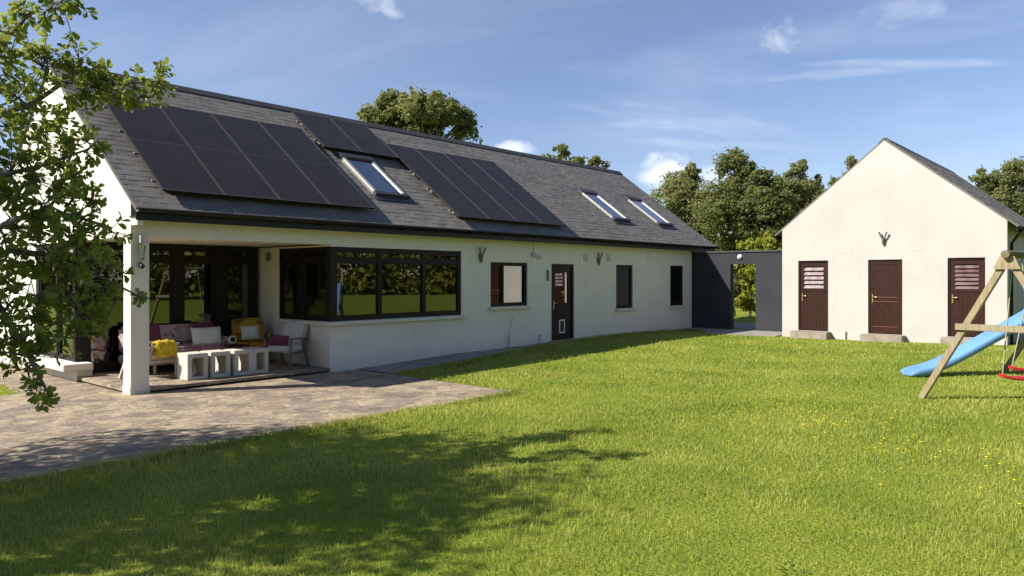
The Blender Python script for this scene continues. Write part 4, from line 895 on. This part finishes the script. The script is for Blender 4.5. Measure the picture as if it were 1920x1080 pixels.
def tree(name, label, base, lumps, nleaf, lsize, m='treeleaf', trunk_r=.18, group=None, fork=None, cat='tree', sub=16):
    """lumps: (x,y,z,r) absolute; every lump is broken into small clumps"""
    t = thing(name, label, cat, base, group); rng = np.random
    Vs, Fs, k = [], [], 0
    b = MB(); base = Vector(base); cen = sum((Vector(l[:3]) for l in lumps), Vector()) / len(lumps)
    zf = fork if fork else base.z + (min(l[2] - l[3] for l in lumps) - base.z) * .75
    fp = Vector((base.x + (cen.x - base.x) * .3, base.y + (cen.y - base.y) * .3, max(zf, base.z + .4)))
    b.tube([base - Z * .2, base * .5 + fp * .5 + Vector((.05, -.03, 0)), fp], [trunk_r * 1.25, trunk_r, trunk_r * .85], 8)
    tot_v = sum(l[3] ** 2 for l in lumps)
    for l in lumps:
        c = Vector(l[:3]); n = int(nleaf * l[3] ** 2 / tot_v)
        mid = fp.lerp(c, .55) + Vector((rng.uniform(-.3, .3), rng.uniform(-.3, .3), .2)); b.tube([fp, mid, c], [trunk_r * .55, trunk_r * .32, trunk_r * .1], 6)
        for q in range(sub):
            d = rng.normal(size=3); d /= np.linalg.norm(d); d[2] = d[2] * .85 + .08
            rr = l[3] * rng.uniform(.24, .46); cc = np.array(l[:3]) + d * l[3] * rng.uniform(.35, .92)
            if q % 4 == 0: b.tube([mid, Vector(cc)], [trunk_r * .2, trunk_r * .05], 5, cap=False)
            P, nn = clump_points(cc, rr, n // sub); nn += d * .5
            k_ = max(1, len(P) // 7); P[:k_] = cc + rng.normal(size=(k_, 3)) * rr * .55
            V, F = leaf_quads(P, nn, lsize, .6); Vs.append(V); Fs.append(F + k); k += len(V)
    npmesh('crown', np.concatenate(Vs), np.concatenate(Fs), m, t)
    b.build('trunk', 'bark', t); return t
def at(px, depth):
    t_ = (px - 960) / 1384; a = R(41.396); return (depth * (math.cos(a) + t_ * math.sin(a)), depth * (math.sin(a) - t_ * math.cos(a)))
def zz(py, depth): return CAMZ - (py - 520) / 1384 * depth
def lump(px, py, depth, rpx, dd=0): x, y = at(px, depth + dd); return (x, y, zz(py, depth), rpx / 1384 * depth)
# the big tree behind the ridge
d = 36
tree('broadleaf_tree', 'big dark green tree standing behind the house ridge', (*at(770, d), 0), [lump(712, 228, d, 48), lump(738, 195, d, 38, .5), lump(800, 222, d, 52, -.6), lump(815, 195, d, 28), lump(855, 232, d, 42, .4), lump(770, 280, d, 60, .5), lump(690, 268, d, 40), lump(762, 226, d, 40), lump(745, 190, d, 22), lump(840, 205, d, 22)], 26000, .21, 'treeleaf', .32, None, 6.0, sub=20)
d = 44
tree('broadleaf_tree', 'small tree tops showing just over the far end of the house ridge', (*at(1070, d), 0), [lump(1052, 284, d, 17), lump(1014, 298, d, 12, .5), lump(1035, 308, d, 20, .5), lump(1080, 312, d, 24), lump(1118, 308, d, 22, .4), lump(1050, 350, d, 40), lump(1110, 355, d, 40)], 6000, .24, 'treeleaf2', .2, None, 4.0, sub=12)
d = 46
G = [('treeleaf2', 'grey green tree with thin crown next to the house roof end', 1285, d, [lump(1262, 372, d, 38), lump(1285, 342, d, 34, .4), lump(1310, 395, d, 50), lump(1262, 425, d, 40), lump(1300, 325, d, 20), lump(1300, 450, d, 46), lump(1255, 470, d, 30)], 15000),
     ('treeleaf', 'dense dark green tree, tallest of the row behind the charcoal wall', 1378, d - 3, [lump(1372, 330, d, 36, -3), lump(1385, 365, d, 52, -3), lump(1350, 405, d, 48, -3.4), lump(1405, 415, d, 52, -3.2), lump(1378, 450, d, 55, -3), lump(1402, 330, d, 22, -3)], 17000),
     ('treeleaf', 'bushy mid green tree between the dark tree and the cream gable', 1430, d - 4, [lump(1432, 385, d, 38, -4), lump(1450, 425, d, 46, -4), lump(1425, 350, d, 18, -4)], 9000),
     ('treeleaf2', 'pale leafy tree filling the row close against the left eave of the outbuilding', 1465, d - 2, [lump(1465, 390, d, 34, -2), lump(1475, 430, d, 44, -2), lump(1450, 445, d, 40, -2), lump(1455, 350, d, 14, -2), lump(1440, 335, d, 9, -2)], 9000),
     ('treeleaf2', 'loose pale tree with spiky top left of the cream gable', 1500, d + 1, [lump(1492, 345, d, 36, 1), lump(1497, 312, d, 16, 1), lump(1515, 385, d, 46, 1.4), lump(1470, 375, d, 30, 1), lump(1530, 350, d, 22, 1), lump(1500, 430, d, 50, 1), lump(1505, 300, d, 8, 1), lump(1478, 325, d, 10, 1), lump(1535, 330, d, 8, 1)], 12000),
     ('treeleaf2', 'slender tree tip rising beside the left slope of the cream gable', 1592, d + 3, [lump(1597, 292, d, 14, 3), lump(1588, 330, d, 22, 3), lump(1565, 330, d, 12, 3), lump(1600, 370, d, 40, 3), lump(1570, 400, d, 40, 3)], 5000),
     ('treeleaf2', 'thin tree tip poking over the ridge of the outbuilding', 1690, d + 4, [lump(1694, 260, d, 7, 4), lump(1688, 272, d, 10, 4), lump(1688, 320, d, 26, 4), lump(1690, 390, d, 40, 4)], 2500),
     ('treeleaf2', 'spreading grey green tree beyond the right slope of the outbuilding', 1890, d, [lump(1840, 335, d, 20), lump(1868, 345, d, 30), lump(1905, 325, d, 34), lump(1945, 330, d, 44), lump(1890, 385, d, 46), lump(1940, 400, d, 60), lump(1835, 365, d, 20)], 14000)]
for m_, lab, px, dd, lumps, n in G: tree('broadleaf_tree', lab, (*at(px, dd), 0), lumps, int(n * 2.1), .175, m_, .22, 'trees beyond the house and outbuilding', None, sub=18)
# shrubs beyond the gateway
d = 33
for lab, px, lumps, n, m_ in (('tall yellow green shrub seen through the gateway', 1405, [lump(1398, 520, d, 26), lump(1412, 548, d, 24), lump(1395, 562, d, 22), lump(1420, 510, d, 22), lump(1385, 500, d, 20), lump(1415, 575, d, 14)], 9000, 'shrubleaf'),
                          ('yellow green shrub showing above the charcoal wall', 1430, [lump(1408, 462, d, 24, 2), lump(1440, 458, d, 26, 2), lump(1462, 468, d, 24, 2), lump(1430, 500, d, 36, 2)], 7000, 'shrubleaf'),
                          ('dark green bush low behind the gateway opening', 1376, [lump(1376, 540, d, 12, -1), lump(1360, 550, d, 20, -1)], 2500, 'treeleaf')):
    tree('garden_shrub', lab, (*at(px, d), .1), lumps, n, .15, m_, .06, 'shrubs beyond the charcoal wall', .6, 'shrub', sub=14)
# far wood all round the garden, one mass
def wood():
    Vs, Fs, k = [], [], 0; rng = np.random
    spots = []
    for x in np.arange(-46, 64, 3.0): spots.append((x + rng.uniform(-1, 1), -27 + rng.uniform(-3, 3) - .002 * x * x, rng.uniform(7.5, 12)))
    for y in np.arange(-24, 70, 3.2): spots.append((-44 + rng.uniform(-3, 3), y, rng.uniform(6, 10)))
    for y in np.arange(-24, 70, 3.4): spots.append((66 + rng.uniform(-3, 3), y, rng.uniform(6, 9)))
    for x in np.arange(-40, 64, 3.4): spots.append((x, 68 + rng.uniform(-3, 3), rng.uniform(6, 9)))
    for x, y, h in spots:
        for q in range(18):
            cc = np.array((x + rng.uniform(-1.8, 1.8), y + rng.uniform(-1.5, 1.5), h * (rng.uniform(.1, .95) if q % 2 else rng.uniform(.08, .5))))
            P, nn = clump_points(cc, rng.uniform(1.0, 2.1), 60); V, F = leaf_quads(P, nn, .55, .65); Vs.append(V); Fs.append(F + k); k += len(V)
    o = npmesh('woodland', np.concatenate(Vs), np.concatenate(Fs), 'woodleaf'); tag(o, 'distant belt of mixed green trees round the garden', 'woodland', kind='stuff')
M['woodleaf'] = leafmat('wood_leaf', (.11, .14, .018), (.28, .28, .035), .35, .6, noise_scale=.12)
wood()
# ------------------------------------------------------------------ near tree at the left
def leaf_shape():
    out = [(0, 0), (.09, .12), (.17, .36), (.17, .48), (.25, .68), (.16, .88), (0, 1.0)]
    pts = [(x, y) for x, y in out] + [(-x, y) for x, y in out[1:-1]][::-1]
    return pts
def near_tree():
    base = Vector((-.9, 8.6, 0)); t = thing('oak_tree', 'leafy oak branches hanging in from the left in front of the house', 'tree', base)
    b = MB(); rng = np.random; sprays = []
    fork = base + Vector((.15, -.1, 1.7))
    b.tube([base - Z * .2, base + Vector((.02, .02, .8)), fork], [.26, .20, .17], 12)
    def P3(px, py, dep): x, y = at(px, dep); return Vector((x, y, zz(py, dep)))
    # limbs: polylines, listed as points (image position, distance) laid out once; they are ordinary branches in space
    limbs = [[fork, P3(-130, 330, 6.4), P3(0, 215, 6.7), P3(60, 195, 6.8), P3(120, 155, 7.0), P3(200, 160, 7.2), P3(300, 152, 7.5)],
             [fork, P3(-140, 150, 6.0), P3(-20, 95, 6.2), P3(30, 55, 6.3), P3(60, 20, 6.4)],
             [fork, P3(-100, 20, 6.0), P3(60, -50, 6.1), P3(150, 5, 6.2)],
             [fork, P3(-120, 400, 6.2), P3(0, 330, 6.3), P3(80, 310, 6.4), P3(165, 280, 6.5)],
             [fork, P3(-100, 520, 6.1), P3(20, 470, 6.2), P3(110, 480, 6.4), P3(190, 520, 6.6), P3(262, 556, 6.8)],
             [fork, P3(-120, 560, 6.0), P3(-10, 560, 6.0), P3(40, 640, 6.0), P3(70, 700, 6.0), P3(95, 745, 6.0)],
             [fork, P3(-100, 480, 5.8), P3(30, 410, 6.0), P3(120, 400, 6.2), P3(205, 425, 6.4)],
             [fork, fork + Vector((-.2, .1, 1.6)), fork + Vector((.2, -.3, 3.2))], [fork, fork + Vector((-1.2, .3, 1.4)), fork + Vector((-2.0, .4, 2.4))], [fork, fork + Vector((.6, -1.2, 1.5)), fork + Vector((.9, -2.0, 2.8))]]
    for li in limbs:
        n = len(li); b.tube(li, [.036 * (1 - i / (n - .4)) ** 1.2 + .006 for i in range(n)], 7)
    def near_limb(p):
        best = None
        for li in limbs:
            for i in range(1, len(li) - 1):
                a, c = li[i], li[i + 1]; dlt = c - a; f_ = max(0, min(1, (p - a).dot(dlt) / dlt.length_squared)); q = a + dlt * f_
                if best is None or (q - p).length < best[0]: best = ((q - p).length, q)
        return best[1]
    # sprays: (px, py, depth, radius m, number of shoots)
    vis = [(20, 90, 6.2, .14, 3), (10, 115, 6.2, .12, 3), (52, 30, 6.4, .15, 5), (40, 22, 6.4, .10, 3), (110, 8, 6.1, .16, 4), (140, 8, 6.2, .10, 3), (92, -8, 6.2, .2, 4), (8, 60, 6.2, .15, 4), (4, 150, 6.4, .2, 5),
           (75, 118, 7.0, .22, 8), (85, 105, 7.0, .12, 4), (145, 100, 7.1, .15, 5), (130, 122, 7.1, .12, 4), (60, 150, 6.8, .25, 7), (25, 175, 6.7, .3, 8), (115, 155, 7.0, .2, 6), (165, 165, 7.2, .18, 6), (190, 150, 7.2, .15, 4), (215, 158, 7.2, .18, 6), (250, 160, 7.4, .2, 8), (240, 180, 7.3, .15, 5), (285, 172, 7.5, .12, 4), (308, 152, 7.5, .12, 5), (160, 190, 7.2, .12, 4),
           (20, 240, 6.5, .25, 8), (60, 240, 6.6, .2, 6), (110, 215, 6.8, .15, 4), (85, 270, 6.5, .22, 7), (130, 265, 6.5, .12, 4), (160, 262, 6.5, .12, 4), (165, 285, 6.5, .10, 3), (40, 290, 6.4, .3, 9), (10, 320, 6.3, .3, 8), (100, 300, 6.4, .2, 6), (140, 315, 6.4, .1, 3), (148, 335, 6.4, .08, 2), (60, 340, 6.3, .25, 7), (120, 345, 6.3, .12, 3),
           (20, 375, 6.2, .3, 9), (75, 380, 6.2, .25, 7), (125, 375, 6.2, .18, 4), (165, 370, 6.3, .1, 3), (150, 395, 6.3, .15, 4), (205, 425, 6.4, .10, 4), (180, 440, 6.4, .15, 4), (105, 415, 6.1, .2, 6), (45, 425, 6.1, .3, 8), (10, 440, 6.0, .3, 8), (70, 455, 6.1, .25, 7), (140, 455, 6.3, .25, 8),
           (100, 480, 6.3, .3, 11), (150, 490, 6.5, .3, 12), (185, 490, 6.6, .18, 5), (60, 510, 6.2, .28, 9), (120, 520, 6.4, .3, 12), (168, 530, 6.5, .24, 8), (200, 545, 6.6, .10, 2), (90, 550, 6.2, .28, 10), (140, 565, 6.4, .28, 10), (180, 570, 6.5, .15, 3), (258, 556, 6.8, .04, 2), (215, 555, 6.7, .05, 1), (70, 590, 6.1, .25, 8), (120, 600, 6.2, .22, 8), (165, 600, 6.4, .2, 6), (195, 605, 6.5, .08, 2), (140, 635, 6.3, .16, 5), (95, 625, 6.1, .2, 6),
           (15, 500, 6.0, .25, 6), (10, 560, 6.0, .22, 5), (30, 570, 6.0, .15, 4), (50, 640, 6.0, .2, 6), (15, 640, 6.0, .18, 5), (75, 665, 6.0, .14, 4), (30, 680, 6.0, .15, 4), (55, 700, 6.0, .12, 4), (75, 720, 6.0, .1, 3), (92, 742, 6.0, .09, 4), (20, 600, 6.0, .2, 4), (60, 655, 6, .1, 3)]
    shoots = []
    for (px, py, dep, rad, n) in vis:
        c = P3(px, py, dep); q = near_limb(c)
        mid = q.lerp(c, .5) + Vector(rng.normal(size=3) * .05)
        b.tube([q, mid, c], [.013, .009, .005], 5, cap=False)
        for k in range(int(n * (2.1 if py < 420 else 1.35))): 
            p = c + Vector(rng.normal(size=3) * rad * .55); shoots.append((p, (p - q).normalized() if (p - q).length > .01 else Z)); b.tube([mid.lerp(c, .6), p], [.005, .003], 4, cap=False)
    # crown outside the picture, which throws the shade on the lawn
    a_ = R(41.396); Fv = Vector((math.cos(a_), math.sin(a_), 0)); Rv = Vector((math.sin(a_), -math.cos(a_), 0))
    cnt = 0; tries = 0
    while cnt < 700:
        d_ = rng.normal(size=3); d_ /= np.linalg.norm(d_); p = Vector((-.9, 8.95, 3.75)) + Vector((d_[0] * 2.7, d_[1] * 2.9, d_[2] * 2.3)) * rng.uniform(.45, 1.0)
        if p.z < 1.1: continue
        fw = p.dot(Fv); sx = 960 + 1384 * p.dot(Rv) / fw; sy = 520 - 1384 * (p.z - CAMZ) / fw
        if sx > -60 and sy > -60: continue
        shade = False
        for (vx, vy, vd, vr, vn) in vis:
            if vy > 470: continue
            w_ = p - P3(vx, vy, vd); tt = w_.dot(SD)
            if tt > 0 and (w_ - SD * tt).length < .42: shade = True; break
        if shade and rng.rand() < .85: tries += 1
        if shade and tries < 6000 and rng.rand() < .9: continue
        cnt += 1; c = p; q = near_limb(c); b.tube([q, q.lerp(c, .5) + Vector(rng.normal(size=3) * .1), c], [.02, .012, .005], 4, cap=False)
        for k in range(9):
            p2 = c + Vector(rng.normal(size=3) * .21); shoots.append((p2, (p2 - q).normalized()))
    b.build('trunk', 'twig', t)
    shp = leaf_shape(); m_ = len(shp); sx = np.array([s_[0] for s_ in shp]); sy = np.array([s_[1] for s_ in shp])
    Vs = []; polys = []; k = 0
    for p, dr in shoots:
        dr = (dr + Vector(rng.normal(size=3) * .35)).normalized()
        for j in range(rng.randint(6, 11)):
            ang = 2 * math.pi * (j / 7.0) + rng.uniform(-.4, .4); o1 = dr.orthogonal().normalized(); o2 = dr.cross(o1)
            out = o1 * math.cos(ang) + o2 * math.sin(ang); ax = (out * rng.uniform(.6, 1.1) + dr * rng.uniform(.2, .9) + Z * -.1).normalized()
            nn = (dr * .8 - out * .4 + Z * .55 + Vector(rng.normal(size=3) * .3)); nn = (nn - ax * nn.dot(ax)).normalized(); wd = ax.cross(nn); ln = rng.uniform(.050, .088)
            st = p + dr * rng.uniform(-.04, .03) + out * .008
            A_ = np.array(ax); N_ = np.array(nn); W_ = np.array(wd); curl = rng.uniform(-.12, .18)
            V = np.array(st) + ln * (sy[:, None] * A_ + sx[:, None] * W_ * rng.uniform(.95, 1.3) + (np.abs(sx) * .45 - curl * sy ** 2)[:, None] * N_)
            Vs.append(V)
    V = np.concatenate(Vs); n = len(Vs); h = m_ // 2     # tip index = 6
    i = np.arange(n)[:, None] * m_
    # two halves along the rib as quads
    Q = []
    for a, bq, c, dq in ((0, 1, 2, 11), (11, 2, 3, 10), (10, 3, 4, 9), (9, 4, 5, 8), (8, 5, 6, 7), (0, 11, 11, 11)): 
        if a == 0 and bq == 11: continue
        Q.append(i + np.array([[a, bq, c, dq]]))
    F = np.concatenate(Q, 0)
    npmesh('crown', V, F, 'oakleaf', t)
near_tree()
# ------------------------------------------------------------------ grass
def grass():
    rng = np.random; a_ = R(41.396); pts = []
    def sample(d0, d1, dens):
        area = .5 * (d1 ** 2 - d0 ** 2) * 1.8; n = int(area * dens)
        d = np.sqrt(rng.uniform(d0 ** 2, d1 ** 2, n)); tt = rng.uniform(-.9, .9, n)
        x = d * (math.cos(a_) + tt * math.sin(a_)); y = d * (math.sin(a_) - tt * math.cos(a_))
        return x, y, d
    bands = [(3.4, 5.5, 2700), (5.5, 8, 1900), (8, 11, 1100), (11, 15, 560), (15, 20, 300), (20, 28, 150), (28, 40, 40)]
    Xs, Ys, Ds = [np.concatenate(q) for q in zip(*[sample(*b_) for b_ in bands])]
    # tufts along the edge of the paving
    ex = rng.uniform(.6, 9.2, 2600); ey = 7.98 - np.abs(rng.normal(0, .07, 2600)); Xs = np.append(Xs, ex); Ys = np.append(Ys, ey); Ds = np.append(Ds, np.full(2600, 8.))
    ex = rng.uniform(9.3, 24, 3000); ey = np.array([path_edge(q) for q in ex]) - np.abs(rng.normal(0, .08, 3000)); Xs = np.append(Xs, ex); Ys = np.append(Ys, ey); Ds = np.append(Ds, np.full(3000, 16.))
    keep = np.ones(len(Xs), bool); Zs = np.zeros(len(Xs)); H = np.zeros(len(Xs))
    tail = len(Xs) - 5600
    for i in range(len(Xs)):
        x, y = Xs[i], Ys[i]
        edge = .05 * noise.noise(Vector((x * 3, y * 3, 5)))
        if inpoly(x, y + edge) or (x > 4.4 and y > 12.2 and x < 24.8) or (x > 9.2 and y > path_edge(x) + .06 * noise.noise(Vector((x * 1.7, 3, 0))) and x < 24.7): keep[i] = False; continue
        if 21.65 < x and SY0 - .1 < y < SY1 + .2 and x < 31: keep[i] = False; continue
        if 21.3 < x < 27.5 and 8.6 < y < 12.6: keep[i] = False; continue
        Zs[i] = max(hl(x, y), -.01); nz_ = noise.noise(Vector((x * .7, y * .7, 2))) + .6 * noise.noise(Vector((x * 2.3, y * 2.3, 7)))
        H[i] = .040 + .026 * nz_
        if i >= tail: H[i] += .03
    Xs, Ys, Zs, H, Ds = Xs[keep], Ys[keep], Zs[keep], H[keep], Ds[keep]; n = len(Xs)
    H = np.clip(H * rng.uniform(.55, 1.35, n), .018, .17); Wd = np.clip(.00085 * Ds, .0042, .022) * rng.uniform(.7, 1.3, n)
    th = rng.uniform(0, 2 * math.pi, n); ph = rng.uniform(0, 2 * math.pi, n); bend = H * rng.uniform(.15, .9, n)
    wx, wy = np.cos(th) * Wd / 2, np.sin(th) * Wd / 2; bx, by = np.cos(ph) * bend, np.sin(ph) * bend
    V = np.empty((n, 5, 3))
    V[:, 0] = np.stack([Xs - wx, Ys - wy, Zs - .012], 1); V[:, 1] = np.stack([Xs + wx, Ys + wy, Zs - .012], 1)
    V[:, 2] = np.stack([Xs + wx * .8 + bx * .35, Ys + wy * .8 + by * .35, Zs + H * .6], 1); V[:, 3] = np.stack([Xs - wx * .8 + bx * .35, Ys - wy * .8 + by * .35, Zs + H * .6], 1)
    V[:, 4] = np.stack([Xs + bx, Ys + by, Zs + H], 1)
    i = np.arange(n)[:, None] * 5
    F = np.concatenate([i + np.array([[0, 1, 2]]), i + np.array([[0, 2, 3]]), i + np.array([[3, 2, 4]])], 0)
    o = npmesh('grass', V.reshape(-1, 3), F, 'grass'); tag(o, 'short sunlit green grass of the lawn', 'grass', kind='stuff')
grass()
def flowers():
    rng = np.random; b = MB(); cl = [(9.2, 2.6, .8), (10.3, 2.6, .7), (10.8, 3.4, .7), (9.6, 3.6, .6), (11.5, 4.2, 1.0), (10.0, 5.2, 1.0), (12, 7.0, 1.3), (14, 6.5, 1.3), (8.2, 1.4, .5), (8.9, 1.5, .5), (13.5, 8.5, 1.0)]
    for k in range(200):
        c = cl[rng.randint(len(cl))]; x, y = c[0] + rng.normal() * c[2], c[1] + rng.normal() * c[2]; z = hl(x, y) + rng.uniform(.035, .06); r = rng.uniform(.010, .017)
        b.tube([(x, y, z - .07), (x, y, z)], .0018, 3, cap=False)
        vs = [Vector((x, y, z))] + [Vector((x + r * math.cos(q * math.pi / 3), y + r * math.sin(q * math.pi / 3), z + .008)) for q in range(6)]
        b.add(vs, [(0, 1 + q, 1 + (q + 1) % 6) for q in range(6)])
    tag(b.build('buttercups', 'petal'), 'scattered yellow buttercups flowering in the lawn', 'flowers', kind='stuff')
flowers()

def weeds():
    rng = np.random; b = MB()
    for (x, y, n) in ((4.75, 1.75, 16), (4.05, 1.25, 26), (4.55, 1.45, 12), (5.2, 3.6, 10), (5.9, 3.0, 8), (13.5, 9.2, 12), (14.6, 10.0, 10)):
        for k in range(n):
            a = rng.uniform(0, 6.28); r = rng.uniform(.0, .13); l = rng.uniform(.03, .06); w_ = l * .22; c = Vector((x + math.cos(a) * r, y + math.sin(a) * r, hl(x, y) + .012)); o = Vector((math.cos(a + rng.uniform(-.6, .6)), math.sin(a + rng.uniform(-.6, .6)), rng.uniform(.25, .9))).normalized(); sd_ = o.cross(Z).normalized()
            b.add([c, c + o * l * .5 + sd_ * w_, c + o * l + Z * -.012, c + o * l * .5 - sd_ * w_], [(0, 1, 2, 3)])
    tag(b.build('weeds', 'weedleaf'), 'dark broad-leaved weeds scattered in the foreground lawn', 'weeds', kind='stuff')
M['weedleaf'] = leafmat('weed_leaf', (.05, .085, .012), (.10, .14, .02), .25, .6)
weeds()
